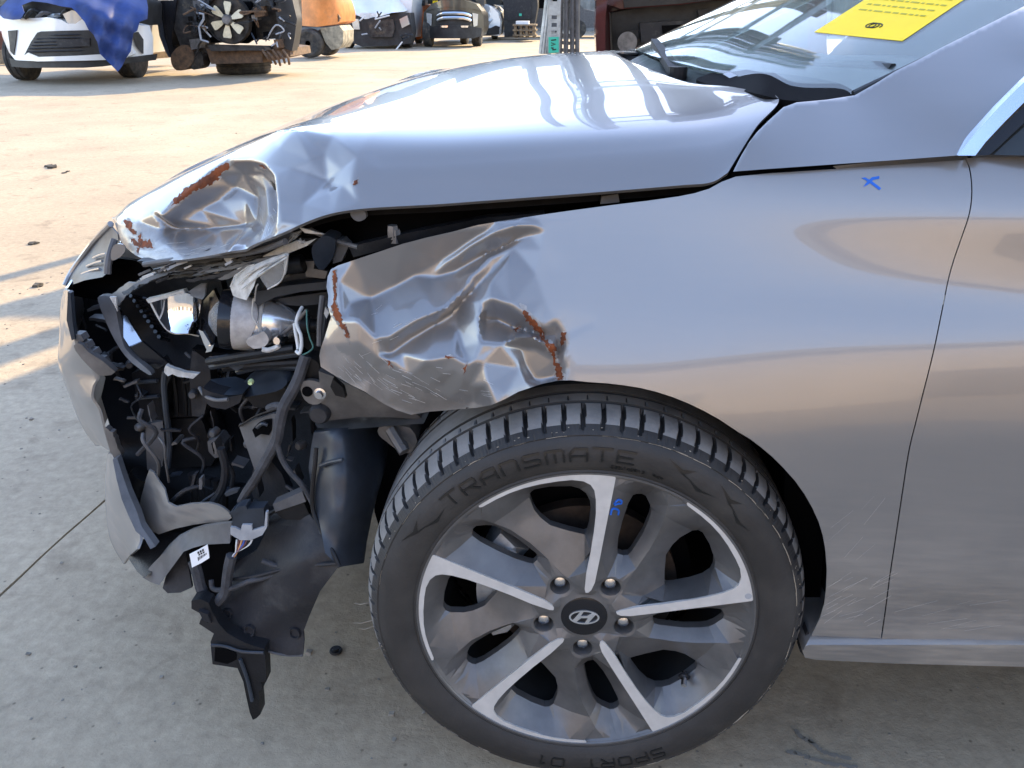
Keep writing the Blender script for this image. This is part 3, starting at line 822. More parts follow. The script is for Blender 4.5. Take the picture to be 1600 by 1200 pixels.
for i in range(NA):
    i2 = (i + 1) % NA
    for k in range(npf - 1):
        TF.append((i * npf + k, i2 * npf + k, i2 * npf + k + 1, i * npf + k + 1))
        aa = .5 * (PR[k, 0] + PR[k + 1, 0]); aa = aa if aa < .112 else .224 - aa
        rr = min(PR[k, 1], PR[k + 1, 1])
        dd_ = PR[k, 1] + PR[k + 1, 1] - .5 * (Rg[i, k] + Rg[i, k + 1] + Rg[i2, k] + Rg[i2, k + 1])
        TM.append(1 if (aa > .0105 and rr > .30 and dd_ < .0024) else 0)
tyre = mesh('tyre', TV.reshape(-1, 3), TF, m_tyre, wheel, True, 38)
tyre.data.materials.append(m_tread); tyre.data.polygons.foreach_set('material_index', TM)
# dried mud line on the shoulder
q = MB()
for a in np.arange(0, 2 * math.pi, .02):
    inten = max(0, math.sin(a * 1.0 + .35)) * .55 + .35
    if RNG.random() < inten * .38:
        l = RNG.uniform(.03, .11); rr = .2936 + RNG.normal(0, .0003)
        pts = [wp((rr + .0003 * math.sin(9 * t * 7)) * math.cos(a + t), (rr + .0003 * math.sin(9 * t * 7)) * math.sin(a + t), -.0024) for t in np.linspace(0, l, 8)]
        q.tube(pts, RNG.uniform(.0002, .0006), 5)
for _ in range(80):
    a = RNG.uniform(0, 2 * math.pi); rr = .2965 + abs(RNG.normal(0, .0035)); l = RNG.uniform(.002, .010)
    nn = np.interp(rr, [.2945, .2985, .3015, .3045], [-.0028, .0015, .005, .009])
    q.tube([wp(rr * math.cos(a), rr * math.sin(a), nn - .0003), wp((rr + RNG.normal(0, .0005)) * math.cos(a + l), rr * math.sin(a + l), nn - .0003)], RNG.uniform(.0003, .0008), 4)
ob = q.build('dried_mud', m_clay, tyre); ob['kind'] = 'stuff'

# raised lettering bent along the sidewall
def side_n(r): return np.interp(r, [.2405, .243, .2475, .255, .264, .274, .283, .2905], [-.003, -.0015, -.005, -.0085, -.0105, -.0108, -.0085, -.004])
GLY = {'T': [[(0,1),(1,1)],[(.5,1),(.5,0)]], 'R': [[(.06,0),(.06,.94),(.9,.94),(.97,.8),(.97,.58),(.9,.45),(.06,.45)],[(.5,.45),(.98,0)]],
 'A': [[(.05,0),(.05,.62),(.3,.95),(.95,.95),(.95,0)],[(.05,.4),(.95,.4)]], 'N': [[(.05,0),(.05,.95),(.8,.95),(.95,.78),(.95,0)]],
 'S': [[(.95,.95),(.15,.95),(.05,.85),(.05,.6),(.15,.5),(.85,.5),(.95,.4),(.95,.12),(.85,.04),(.03,.04)]],
 'M': [[(.03,0),(.03,.95),(.85,.95),(.97,.8),(.97,0)],[(.5,.95),(.5,0)]], 'E': [[(.97,.95),(.06,.95),(.06,.04),(.97,.04)],[(.06,.5),(.85,.5)]],
 'P': [[(.06,0),(.06,.95),(.9,.95),(.97,.82),(.97,.55),(.9,.42),(.06,.42)]], 'O': [[(.15,.04),(.05,.15),(.05,.85),(.15,.95),(.85,.95),(.95,.85),(.95,.15),(.85,.04),(.12,.04)]],
 '0': [[(.15,.04),(.05,.15),(.05,.85),(.15,.95),(.85,.95),(.95,.85),(.95,.15),(.85,.04),(.12,.04)]], '1': [[(.2,.75),(.5,.97),(.5,0)]],
 '2': [[(.05,.85),(.15,.95),(.85,.95),(.95,.85),(.95,.6),(.05,.2),(.05,.04),(.97,.04)]], '5': [[(.95,.95),(.06,.95),(.06,.55),(.85,.55),(.95,.45),(.95,.15),(.85,.04),(.05,.04)]],
 '4': [[(.75,0),(.75,.95),(.05,.35),(.97,.35)]], '7': [[(.03,.95),(.95,.95),(.4,0)]], '9': [[(.9,.5),(.1,.5),(.05,.6),(.05,.85),(.15,.95),(.85,.95),(.95,.85),(.95,0)]],
 'W': [[(0,.95),(.25,.03),(.5,.8),(.75,.03),(1,.95)]], '/': [[(.2,0),(.8,1)]], ' ': []}
def ring_text(txt, mid_deg, r0, h, width_deg, name, wt=.16):
    """raised strokes bent along the sidewall"""
    n = len(txt); adv = math.radians(width_deg) / n; cw = adv * .80
    q = MB(); asp = cw * (r0 + h / 2) / h
    for i, ch in enumerate(txt):
        if h > .012: q = MB()
        for st in GLY.get(ch, []):
            P = []
            for a_, b_ in zip(st[:-1], st[1:]):
                k = max(1, int(math.hypot((b_[0] - a_[0]) * asp, b_[1] - a_[1]) / .2))
                P += [(a_[0] + (b_[0] - a_[0]) * t / k, a_[1] + (b_[1] - a_[1]) * t / k) for t in range(k)]
            P.append(st[-1]); P = np.array(P) * np.array([asp, 1.0])
            T = np.gradient(P, axis=0); T /= np.linalg.norm(T, axis=1)[:, None]; Nn = np.stack([-T[:, 1], T[:, 0]], -1) * wt / 2
            P[0] -= T[0] * wt * .3; P[-1] += T[-1] * wt * .3
            L_ = np.concatenate([P + Nn, P - Nn]); m = len(P); V = []
            for lift in (-.0011, .0006):
                for x_, y_ in L_:
                    a = math.radians(mid_deg) + math.radians(width_deg) / 2 - i * adv - x_ / asp * cw - .1 * adv; r = r0 + y_ * h
                    V.append(wp(r * math.cos(a), r * math.sin(a), side_n(r) + lift))
            F = []
            for j in range(m - 1):
                F += [(j, j + 1, m + j + 1, m + j), (j, 2 * m + j, 2 * m + j + 1, j + 1), (m + j, m + j + 1, 3 * m + j + 1, 3 * m + j)]
            q.add(V, F)
        if h > .012 and q.V: q.build(name, m_letter, tyre)
    if h <= .012: q.build(name, m_letter, tyre)['kind'] = 'stuff'
ring_text('TRANSMATE', 106.5, .2610, .0185, 58, 'raised_letter')
ring_text('SPORT 01', 277.0, .2610, .018, 44, 'raised_letter')
ring_text('225/45R17  94W', 76.5, .2500, .0055, 16, 'small_lettering')
# dark arrow shapes moulded in the sidewall
def ring_patch(pts, name='moulded_mark'):
    P = resample(np.array([(math.radians(a), r * 12) for a, r in pts]), .05); v2, tri = tri2d(P, (), .05)
    V = np.array([wp(r / 12 * math.cos(a), r / 12 * math.sin(a), side_n(r / 12) - .0004) for a, r in v2])
    W, F = sheet(V, tri, WN * .0009); return mesh(name, W, F, m_letter, tyre)
for s in (70, 54, 153):
    ring_patch([(s, .284), (s - 5, .277), (s - 8.5, .282), (s - 6, .272), (s - 10, .266), (s - 5.5, .270)])
    ring_patch([(s - 8, .267), (s - 13, .263), (s - 17, .2655), (s - 12, .258)])

# alloy: one sector traced, five turns
def W_(pts, s=2.79, ox=700, oy=720, n=0.0):
    p = np.array(pts, float); return pxw(ox + p[:, 0] / s, oy + p[:, 1] / s, n)
FACE = W_([(600,574),(596,560),(603,490),(622,400),(636,310),(645,230),(645,170),(638,128),(622,104),(590,88),(540,82),(480,88),(400,101),(330,118),(270,139),(210,167),(150,200),(138,202),(130,192),(140,180),(195,147),(260,119),(330,96),(400,79),(470,68),(550,59),(640,57),(700,60),(726,66),(731,74),(722,120),(706,200),(688,290),(665,410),(640,530),(625,562),(612,573)])
H1 = W_([(806,150),(822,144),(845,144),(862,152),(880,188),(886,215),(880,245),(852,312),(800,396),(785,410),(763,412),(740,404),(738,385),(742,335),(760,262),(786,185)], n=.03)
H2 = W_([(978,366),(1010,335),(1065,304),(1090,302),(1110,312),(1140,362),(1164,432),(1162,462),(1150,488),(1115,512),(1060,530),(990,543),(955,545),(944,538),(944,480),(950,410)], n=.032)
C72 = 2 * math.pi / 5
def rot(p, k):
    c, s = math.cos(-C72 * k), math.sin(-C72 * k); p = np.atleast_2d(np.array(p, float))
    return np.stack([p[:, 0] * c - p[:, 1] * s, p[:, 0] * s + p[:, 1] * c], -1)
def ringpts(r, n, off=0): return np.array([(r * math.cos(t + off), r * math.sin(t + off)) for t in np.arange(n) * 2 * math.pi / n])
NUT_R = .0555
lugs = W_([(487,556),(699,556),(764,722),(590,832),(422,722)], n=.008)
lug_a = [math.atan2(p[1], p[0]) for p in lugs]
NUT_R = float(np.mean([np.hypot(*p) for p in lugs]))
lug_ang = [-math.pi / 2 + C72 * k for k in range(5)]
RIM_R = .2375
cons = []   # (points, height n, closed)
ridge = W_([(712,618),(760,560),(820,478),(880,395),(925,310),(945,240),(958,190)], n=.011)
ridge_n = [.006,.010,.013,.013,.012,.010,.007]
tri_tip = W_([(936,588),(905,600),(850,585),(780,615)], n=.02); tri_n = [.034,.028,.02,.014]
slab1 = W_([(720,420),(700,450),(720,480),(760,470)]); slab1_n = [.03, .026, .02, .02]
arc_in = W_([(1270,560),(1180,575),(1100,600)]); 
pts2 = []; hz = []; edges = []
def add_loop(P, h):
    k = len(pts2); n = len(P); hh = h if hasattr(h, '__len__') else [h] * n
    for p, z in zip(P, hh): pts2.append((float(p[0]), float(p[1]))); hz.append(float(z))
    edges.extend((k + i, k + (i + 1) % n) for i in range(n))
def add_line(P, h):
    k = len(pts2); n = len(P); hh = h if hasattr(h, '__len__') else [h] * n
    for p, z in zip(P, hh): pts2.append((float(p[0]), float(p[1]))); hz.append(float(z))
    edges.extend((k + i, k + i + 1) for i in range(n - 1))
holes = []
def grow(P, d):
    c = P.mean(0); return np.array([p + (p - c) / np.linalg.norm(p - c) * d for p in P])
for k in range(5):
    add_loop(rot(FACE, k), 0.0)
    h1 = rot(H1, k); h2 = rot(H2, k); holes += [h1, h2]
    add_loop(h1, .03); add_loop(h2, .032)
    add_line(rot(ridge, k), ridge_n); add_line(rot(tri_tip, k), tri_n)
    lg = ringpts(.0145, 20) + np.array([NUT_R * math.cos(lug_ang[k]), NUT_R * math.sin(lug_ang[k])])
    holes.append(lg); add_loop(lg, .0095)
    add_loop(ringpts(.0185, 20) + np.array([NUT_R * math.cos(lug_ang[k]), NUT_R * math.sin(lug_ang[k])]), .0075)
add_loop(ringpts(RIM_R, 180), .0005); add_loop(ringpts(RIM_R - .0035, 180, .01), .0)
add_loop(ringpts(RIM_R - .0062, 150, .02), .003)
add_loop(ringpts(.0375, 48), .0075); add_loop(ringpts(.0335, 48), .006)
r = delaunay_2d_cdt([Vector(p) for p in pts2], edges, [], 0, 1e-6)
v2 = np.array([tuple(p) for p in r[0]]); oz = []
P2 = np.array(pts2); Z2 = np.array(hz)
for i, p in enumerate(v2):
    o_ = r[3][i]
    if o_: oz.append(min(Z2[o_]))
    else:
        d = np.linalg.norm(P2 - p, axis=1); j = np.argsort(d)[:3]; oz.append(float((Z2[j] / (d[j] + 1e-6)).sum() / (1 / (d[j] + 1e-6)).sum()))
tri = np.array([t for t in r[2] if len(t) == 3]); cc = v2[tri].mean(1)
ok = np.hypot(cc[:, 0], cc[:, 1]) < RIM_R
for h in holes: ok &= ~inside(h, cc)
tri = tri[ok]
RV = wp(v2[:, 0], v2[:, 1], np.array(oz))
W_b = RV + WN * .0
n0 = len(RV); VV = [tuple(p) for p in RV]; FF = [tuple(t) for t in tri]
bm = bmesh.new(); vs = [bm.verts.new(p) for p in VV]
for t in FF:
    try: bm.faces.new([vs[i] for i in t])
    except ValueError: pass
bmesh.ops.delete(bm, geom=[v for v in bm.verts if not v.link_faces], context='VERTS')
bmesh.ops.recalc_face_normals(bm, faces=bm.faces)
if sum((f.normal @ Vector(WN)) * f.calc_area() for f in bm.faces) > 0: bmesh.ops.reverse_faces(bm, faces=bm.faces)
# soften the casting a little
bmesh.ops.subdivide_edges(bm, edges=[e for e in bm.edges if e.calc_length() > .012], cuts=1)
bmesh.ops.triangulate(bm, faces=bm.faces)
inner = [v for v in bm.verts if not v.is_boundary and math.hypot(*(((np.array(v.co) - WC) @ WA), ((np.array(v.co) - WC) @ WB))) < RIM_R - .008]
for _ in range(1):
    new = {v: v.co + .35 * ((sum((e.other_vert(v).co for e in v.link_edges), Vector()) / len(v.link_edges)) - v.co).project(Vector(WN)) for v in inner}
    for v, c in new.items(): v.co = c
bed = [e for e in bm.edges if e.is_boundary]
ex = bmesh.ops.extrude_edge_only(bm, edges=bed)
cen = Vector(WC)
for v in [g for g in ex['geom'] if isinstance(g, bmesh.types.BMVert)]:
    v.co += Vector(WN) * .013
    u = np.array(v.co) - WC
me = bpy.data.meshes.new('rim'); bm.to_mesh(me); bm.free()
me.shade_smooth(); me.set_sharp_from_angle(angle=math.radians(15)); me.materials.append(m_rim)
rim = bpy.data.objects.new('rim', me); COL.objects.link(rim); rim.parent = wheel
# machined faces stand a hair proud
for k in range(5):
    f2, ft = tri2d(resample(rot(FACE, k), .012), (), .012)
    W, F = sheet(wp(f2[:, 0], f2[:, 1], np.full(len(f2), -.0008)), ft, WN * .004)
    mesh('machined_spoke_face', W, F, m_face, wheel, True, 30)
# flange bead
mesh('rim_flange', *(lambda m: (m.V, m.F))(MB().lathe([(.0, .2345), (-.002, .2362), (-.0022, .2385), (.001, .2402), (.012, .239), (.012, .234)], WN, WC, 128, cap=False)), m_rim, wheel)
# nuts in their wells
for k in range(5):
    c = WC + NUT_R * math.cos(lug_ang[k]) * WA + NUT_R * math.sin(lug_ang[k]) * WB
    MB().lathe([(.0095, .0145), (.036, .0128), (.0362, .0)], WN, c, 24, cap=False).build('nut_well', m_rim, wheel, True)
    MB().lathe([(.0165, .0), (.0168, .0045), (.0185, .0080), (.0205, .0088), (.040, .0092)], WN, c, 6 * 3).build('wheel_nut', m_nut, wheel, True)
# centre cap and badge
MB().lathe([(.0045, 0), (.0045, .031), (.0055, .0330), (.012, .0335), (.02, .0335)], WN, WC, 48).build('centre_cap', m_blackgloss, wheel, True)
cap = bpy.context.scene.objects['centre_cap']
def oval(rx, ry, n=48): return [(rx * math.cos(t), ry * math.sin(t)) for t in np.arange(n) * 2 * math.pi / n]
o1 = np.array(oval(.0215, .0122)); o2 = np.array(oval(.0190, .0098))
f2, ft = tri2d(o1, [o2]); W, F = sheet(wp(f2[:, 0], f2[:, 1], np.full(len(f2), .0032)), ft, WN * .002); mesh('badge', W, F, m_logo, cap, False)
HL = [(-.0155,-.0062),(-.0105,-.0088),(-.0055,-.0010),(.0045,.0012),(.0022,-.0085),(.0085,-.0088),(.0155,.0062),(.0105,.0088),(.0055,.0020),(-.0045,-.0002),(-.0022,.0085),(-.0085,.0088)]
LH = [(-.0162,-.0055),(-.0112,-.0082),(-.0042,-.0012),(.0052,-.0008),(.0012,-.0096),(.0062,-.0093),(.0162,.0055),(.0112,.0082),(.0042,.0030),(-.0052,.0024),(-.0012,.0096),(-.0062,.0093)]
f2, ft = tri2d(np.array(LH) * np.array([1, 1.0])); W, F = sheet(wp(f2[:, 0], f2[:, 1], np.full(len(f2), .0030)), ft, WN * .002); mesh('badge', W, F, m_logo, cap, False)
# valve
vc = pxw(np.array([1070.]), np.array([1052.]), .03)[0]
ve = pxw(np.array([1068.]), np.array([1070.]), .012)[0]
a_ = wp(*vc, .032); b_ = wp(*ve, .010)
tube('valve_stem', [a_, .6 * a_ + .4 * b_, b_], .0042, m_nut, wheel, per=1, seg=10, px=False)
tube('valve_nut', [.75 * a_ + .25 * b_, .62 * a_ + .38 * b_], .0085, m_black, wheel, per=1, seg=6, px=False)
f2 = pxw(np.array([1042, 1072, 1100, 1068.]), np.array([1056, 1030, 1062, 1096.]), .026)
# brake disc and caliper behind
MB().lathe([(.075, .03), (.075, .135), (.0755, .140), (.097, .140), (.0975, .03)], WN, WC, 72).build('brake_disc', m_disc, wheel, True)
MB().lathe([(.045, .02), (.046, .066), (.074, .072), (.08, .03)], WN, WC, 40).build('disc_hat', m_disc, wheel, True)
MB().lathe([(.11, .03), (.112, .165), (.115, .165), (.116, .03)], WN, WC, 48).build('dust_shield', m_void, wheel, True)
def cal(a0, a1, r0, r1, n0, n1, name, m):
    q = MB(); A = np.linspace(math.radians(a0), math.radians(a1), 12)
    V = []; F = []
    for a in A:
        for r_, n_ in ((r0, n0 + .012), (r0, n1), (r1, n1), (r1, n0), ((r0 + r1) / 2, n0 - .008)):
            V.append(wp(r_ * math.cos(a), r_ * math.sin(a), n_))
    for i in range(11):
        for k in range(5): F.append((i * 5 + k, i * 5 + (k + 1) % 5, (i + 1) * 5 + (k + 1) % 5, (i + 1) * 5 + k))
    F += [tuple(range(5)), tuple(range(55, 60))[::-1]]
    return mesh(name, V, F, m, wheel, True, 40)
caliper = cal(140, 212, .105, .158, .058, .12, 'caliper', m_alu)
for aa in (146, 205):
    c = wp(.128 * math.cos(math.radians(aa)), .128 * math.sin(math.radians(aa)), .045)
    MB().lathe([(0, .0), (0, .011), (.02, .012)], WN, c, 8).build('slide_bolt', m_alu, caliper, True)
tube('caliper_bracket', [wp(.122 * math.cos(math.radians(a)), .122 * math.sin(math.radians(a)), .05) for a in (146, 160, 176, 190, 204)], .012, m_alu, wheel, per=4, px=False)
# blue marker strokes on the dark spoke beside the bright one
wheel_bvh = bvh_of([rim])
for st in ([(961,785),(966,781),(971,783),(970,787),(965,787),(961,789)], [(954,804),(957,795),(966,797),(966,804)], [(961,789),(960,786)]):
    q = []
    for (x, y) in crom(st, 5) if len(st) > 2 else st:
        h = wheel_bvh.ray_cast(Vector(CAM), Vector(ray(x, y)).normalized())
        if h[0]: q.append(np.array(h[0] - Vector(ray(x, y)).normalized() * .001))
    if len(q) > 1: tube('marker_stroke', q, .0016, m_bluepen, rim, per=1, seg=6, px=False)
# wheel balance spot and round sticker on the bright face
MB().lathe([(-.0012, 0), (-.0012, .0045), (0, .005)], WN, wp(*pxw(np.array([1169.]), np.array([931.]))[0], -.0002), 20).build('face_spot', m_greylt, wheel, True)
# thorns of stripped rubber
for (a, l) in ((181, .02), (187, .026), (189, .02), (196, .012)):
    r_ = .312; A = math.radians(a)
    tube('rubber_whisker', [wp(r_ * math.cos(A), r_ * math.sin(A), .03), wp((r_ + l * .6) * math.cos(A), (r_ + l * .6) * math.sin(A) + .004, .02), wp((r_ + l) * math.cos(A), (r_ + l) * math.sin(A) + .009, .016)], [.0011, .0008, .0003], m_clay, tyre, per=1, seg=5, px=False)

# ---- arch liner around the wheel
A = np.radians(np.linspace(-5, 118, 50)); lv = []
for a in A:
    R_ = .352 + .014 * max(0, math.cos(a)) ** 2
    for yy in (.028, .10, .2, .30): lv.append((R_ * math.cos(a) * 1.0, yy, .317 + R_ * math.sin(a)))
mesh('arch_liner', lv, [(i * 4 + k, i * 4 + k + 1, i * 4 + 5 + k, i * 4 + 4 + k) for i in range(49) for k in range(3)], m_black, car)
panel('liner_end_flap', [(1262,985),(1268,1000),(1276,1012),(1271,1022),(1258,1027),(1250,1018),(1256,1000)], .02, m_black2, car, step=6, thick=.02)
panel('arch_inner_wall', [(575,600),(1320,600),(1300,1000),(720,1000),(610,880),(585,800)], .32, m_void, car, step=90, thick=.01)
# far wheel pair so that the car stands on four tyres
def plain_wheel(x, y):
    o = MB().lathe([(-.1, .235), (-.112, .26), (-.1, .30), (-.06, .316), (.06, .316), (.1, .30), (.112, .26), (.1, .235)], (0, 1, 0), (x, y, .3165), 48).build('rear_wheel' if x > 1 else 'far_wheel', m_tyre, car, True)
    MB().lathe([(-.09, 0), (-.09, .23), (.09, .235), (.09, 0)], (0, 1, 0), (x, y, .3165), 32).build('rim', m_rim, o, True)
plain_wheel(0, 1.66); plain_wheel(2.65, .11); plain_wheel(2.65, 1.66)
# ---- rest of the body (roof, far flank, tail): stands where it stands, mostly out of frame
def shell(name, pts_xz, y0, y1, m):
    V = [(x, y0, z) for x, z in pts_xz] + [(x, y1, z) for x, z in pts_xz]; n = len(pts_xz)
    return mesh(name, V, [tuple(range(n)), tuple(range(2 * n - 1, n - 1, -1))] + [(i, i + n, (i + 1) % n + n, (i + 1) % n) for i in range(n)], m, car, False)
shell('far_side_body', [(-.7,.25),(-.78,.6),(-.62,.78),(-.1,.86),(.3,.93),(3.3,.97),(3.45,.7),(3.4,.3),(2.98,.3),(2.9,.6),(2.65,.68),(2.4,.6),(2.32,.3),(.4,.25),(.33,.5),(.2,.62),(0,.67),(-.2,.62),(-.33,.5),(-.38,.25)], 1.70, 1.79, m_paint)
shell('rear_quarter', [(1.35,.27),(1.35,.96),(3.35,.98),(3.45,.7),(3.4,.3),(2.98,.3),(2.9,.6),(2.65,.68),(2.4,.6),(2.32,.3)], .02, .09, m_paint)
rfV = []
for i, x in enumerate(np.linspace(1.02, 3.1, 12)):
    for y in np.linspace(.25, 1.53, 9):
        k = (y - CY) / .64
        rfV.append((x, y, 1.43 - .05 * k * k - .10 * ((x - 1.7) / 1.4) ** 2 * (1 if x > 1.7 else .6)))
mesh('roof', rfV, [(i * 9 + j, i * 9 + j + 1, i * 9 + 10 + j, i * 9 + 9 + j) for i in range(11) for j in range(8)], m_paint, car)
shell('tail_panel', [(3.1,1.3),(3.42,.95),(3.46,.4),(3.40,.4),(3.36,.95),(3.04,1.28)], .1, 1.7, m_paint)
shell('floor_pan', [(.36,.20),(.36,.24),(3.4,.26),(3.4,.20)], .12, 1.68, m_void)
shell('bulkhead', [(.30,.24),(.24,.92),(.30,.92),(.36,.24)], .10, 1.70, m_void)

shell('far_side_glass', [(.62,.95),(1.02,1.36),(2.9,1.30),(3.05,.97)], 1.60, 1.61, m_darkglass)
for yy in (.52, 1.28):
    q = MB(); q.lathe([(0, .0), (.005, .2), (.06, .235), (.13, .235), (.17, .2), (.18, 0)], (-1, 0, .25), (1.45, yy, 1.02), 20); q.lathe([(0, 0), (.01, .1), (.05, .13), (.09, .1), (.1, 0)], (-1, 0, .2), (1.5, yy, 1.28), 16)
    q.build('front_seat', m_dash, car, True)
tube('steering_wheel', [(.93 + .1 * math.sin(t), .52 + .18 * math.cos(t), 1.02 + .15 * math.sin(t)) for t in np.linspace(0, 6.283, 25)], .014, m_blackmatte, car, per=1, px=False)
# ---- engine bay seen through the gap between hood and fender
bay_y = tps([(440,400,.30),(560,400,.2),(800,330,.2),(1120,290,.19),(480,352,.30),(560,440,.25),(900,345,.2),(1135,300,.19)])
panel('inner_wing', [(440,360),(535,325),(700,312),(1060,282),(1142,262),(1150,285),(1120,310),(900,345),(800,360),(560,440),(450,440)], bay_y, m_void, car, step=24, thick=.02)
panel('wing_rail', [(545,386),(640,364),(760,340),(850,333),(850,340),(760,352),(640,380),(552,402)], lambda x, y: bay_y(x, y) - .06, m_black, car, step=12, thick=.02)
for x, y in ((614, 366), (618, 372)):
    p = aty(x, y, .13); MB().lathe([(-.008, 0), (-.008, .007), (0, .008), (.01, .008)], (0, 0, -1), p + np.array([0, 0, .004]), 6).build('wing_bolt', m_greymetal, car)
panel('hinge_plate', [(940,307),(966,303),(968,316),(938,319)], .12, m_grey, car, step=10, thick=.012)
panel('brace_tag', [(548,330),(566,326),(572,340),(560,346),(550,340)], .12, m_grey, car, step=8, thick=.01, curve=3)

# ---- bumper cover: near corner torn open, skin wraps round the nose
def zrow(pts, ys):                                             # skin row from torn edge to silhouette to the far side
    return [aty(x, y, Y) for (x, y), Y in zip(pts, ys)]
UPR = []   # upper half rows: torn edge, middle, silhouette
for (te, se) in [((108,455),(101,452)),((112,498),(95,482)),((116,532),(94,520)),((128,556),(91,556)),((151,586),(95,580)),((145,603),(105,606)),((143,622),(113,626)),((154,640),(121,648)),((163,675),(134,672)),((172,705),(150,692))]:
    a = np.array(te, float); b = np.array(se, float)
    P = [aty(*a, .27), aty(*(a * .6 + b * .4), .30), aty(*(a * .25 + b * .75), .345), aty(*b, .42)]
    x0, z0 = P[-1][0], P[-1][2]
    P += [np.array([x0 - .045, .56, z0 - .0]), np.array([x0 - .065, .72, z0]), np.array([x0 - .07, CY, z0]), np.array([x0 - .055, 1.1, z0]), np.array([x0 + .0, 1.35, z0]), np.array([x0 + .15, 1.6, z0])]
    UPR.append(np.array(P))
def skin(name, rows, m, sub=4, thick=(.004, .001, 0)):
    R_ = crom(np.array(rows).reshape(len(rows), -1), sub).reshape(-1, len(rows[0]), 3)
    C_ = np.array([crom(r_, sub) for r_ in R_]); a, b = C_.shape[:2]
    tri = np.array([t for i in range(a - 1) for j in range(b - 1) for t in ((i * b + j, i * b + j + 1, (i + 1) * b + j + 1), (i * b + j, (i + 1) * b + j + 1, (i + 1) * b + j))])
    W, F = sheet(C_.reshape(-1, 3), tri, thick); return mesh(name, W, F, m, car, True, 50)
bumper = skin('bumper_cover', UPR, m_paint)
LWR = []
for (te, se) in [((176,712),(170,707)),((184,735),(168,730)),((192,765),(168,765)),((204,796),(170,800)),((214,822),(176,832)),((219,842),(186,852)),((214,858),(199,871))]:
    a = np.array(te, float); b = np.array(se, float); y0 = .27 - .0009 * (a[1] - 712)
    P = [aty(*a, y0), aty(*(a * .6 + b * .4), y0 + .03), aty(*(a * .2 + b * .8), y0 + .07), aty(*b, y0 + .13)]
    x0, z0 = P[-1][0], P[-1][2]
    P += [np.array([x0 - .03, .56, z0]), np.array([x0 - .05, .72, z0]), np.array([x0 - .055, CY, z0]), np.array([x0 - .04, 1.1, z0]), np.array([x0 + .0, 1.35, z0]), np.array([x0 + .15, 1.6, z0])]
    LWR.append(np.array(P))
skin('bumper_lower_cover', LWR, m_paint)
panel('bumper_split_clip', [(164,668),(176,676),(184,700),(190,712),(182,720),(172,706)], .262, m_greymetal, car, step=6, thick=.012, jag=.6)
panel('bumper_lower_trim', [(176,718),(183,716),(192,744),(201,770),(214,800),(222,824),(243,854),(235,858),(226,842),(212,830),(200,804),(190,780),(182,748)], lambda x, y: .245 - .0009 * (np.asarray(y) - 712), m_grey, car, step=7, thick=.014)
panel('bumper_bottom_skirt', [(200,871),(221,846),(243,832),(284,836),(262,872),(240,892),(225,903),(214,893)], [(200,871,.2),(243,832,.22),(284,836,.2),(225,903,.13),(240,880,.16)], m_black, car, step=9, thick=.006)
panel('bumper_upper_trim', [(115,540),(121,536),(128,539),(138,550),(150,558),(160,564),(180,581),(174,586),(156,588),(140,574),(127,560),(118,548)], .258, m_greymetal, car, step=5, thick=.012)
for k, (x, y) in enumerate(((122, 528), (131, 541), (142, 553), (156, 566))):
    panel('trim_clip', [(x - 7, y - 6), (x + 4, y - 5), (x + 9, y + 4), (x + 2, y + 8), (x - 5, y + 3)], .266, m_grey, car, step=5, thick=.018)
panel('bumper_edge_lining', [(106,456),(110,458),(113,500),(117,530),(112,532),(104,500)], .262, m_bluegrey, car, step=8, thick=.01)
# grille shoulder above it
panel('grille_surround', [(172,352),(184,366),(186,384),(177,404),(170,424),(160,433),(132,438),(110,446),(102,447),(112,427),(130,401),(150,375)], [(172,352,.44),(170,424,.36),(160,433,.36),(132,438,.41),(102,447,.50),(130,401,.52),(150,375,.50),(184,366,.40)], m_grey, car, step=6, thick=.004)
for (p0, p1) in (((146,403),(166,396)), ((136,416),(160,408)), ((128,428),(156,420))):
    tube('grille_slat', [(p0[0], p0[1], .455), (.5 * (p0[0] + p1[0]), .5 * (p0[1] + p1[1]) - 1, .425), (p1[0], p1[1], .395)], .0024, m_chrome2, car, per=2)
tube('grille_edge_bead', [(173,350,.435),(150,374,.495),(130,400,.515),(112,426,.51),(102,446,.495)], .0055, m_paint, car)
tube('hood_bumper_stop', [(179,374,.36),(173,392,.35),(169,410,.34),(168,428,.335)], [.006] * 19, m_grey, car)
panel('bent_hood_tongue', [(177,384),(186,381),(194,384),(195,393),(187,402),(175,407),(173,396)], .33, m_paint, car, step=5, thick=.003, curve=3)
panel('grille_backing', [(108,447),(132,438),(165,430),(176,405),(188,404),(218,408),(236,424),(200,446),(158,470),(112,462)], [(108,447,.5),(218,408,.42),(158,470,.48),(236,424,.4)], m_void, car, step=20, thick=.01)

# dark depth of the front end
back_y = tps([(108,450,.62),(300,440,.55),(520,380,.45),(520,640,.36),(560,880,.16),(420,900,.16),(300,900,.2),(225,830,.3),(190,710,.36),(120,540,.55),(350,650,.42)])
panel('front_carrier', [(110,452),(160,440),(330,400),(470,372),(535,395),(545,640),(560,660),(555,880),(420,905),(300,898),(262,868),(240,838),(212,790),(186,705),(170,660),(158,620),(165,590),(130,548),(118,528)], back_y, m_black, car, step=30, thick=.01)
def deb(name, poly, y, m, th=.008, step=10, par=None, **k): return panel(name, poly, y, m, par or car, step=step, thick=th, **k)
# ---- smashed headlight
lamp = deb('headlight', [(186,478),(205,458),(235,440),(262,432),(310,440),(345,440),(352,470),(348,520),(320,545),(300,575),(275,582),(245,560),(224,540),(205,510)], tps([(186,478,.36),(345,440,.33),(300,575,.31),(245,560,.36),(260,500,.40)]), m_black, .02, 14)
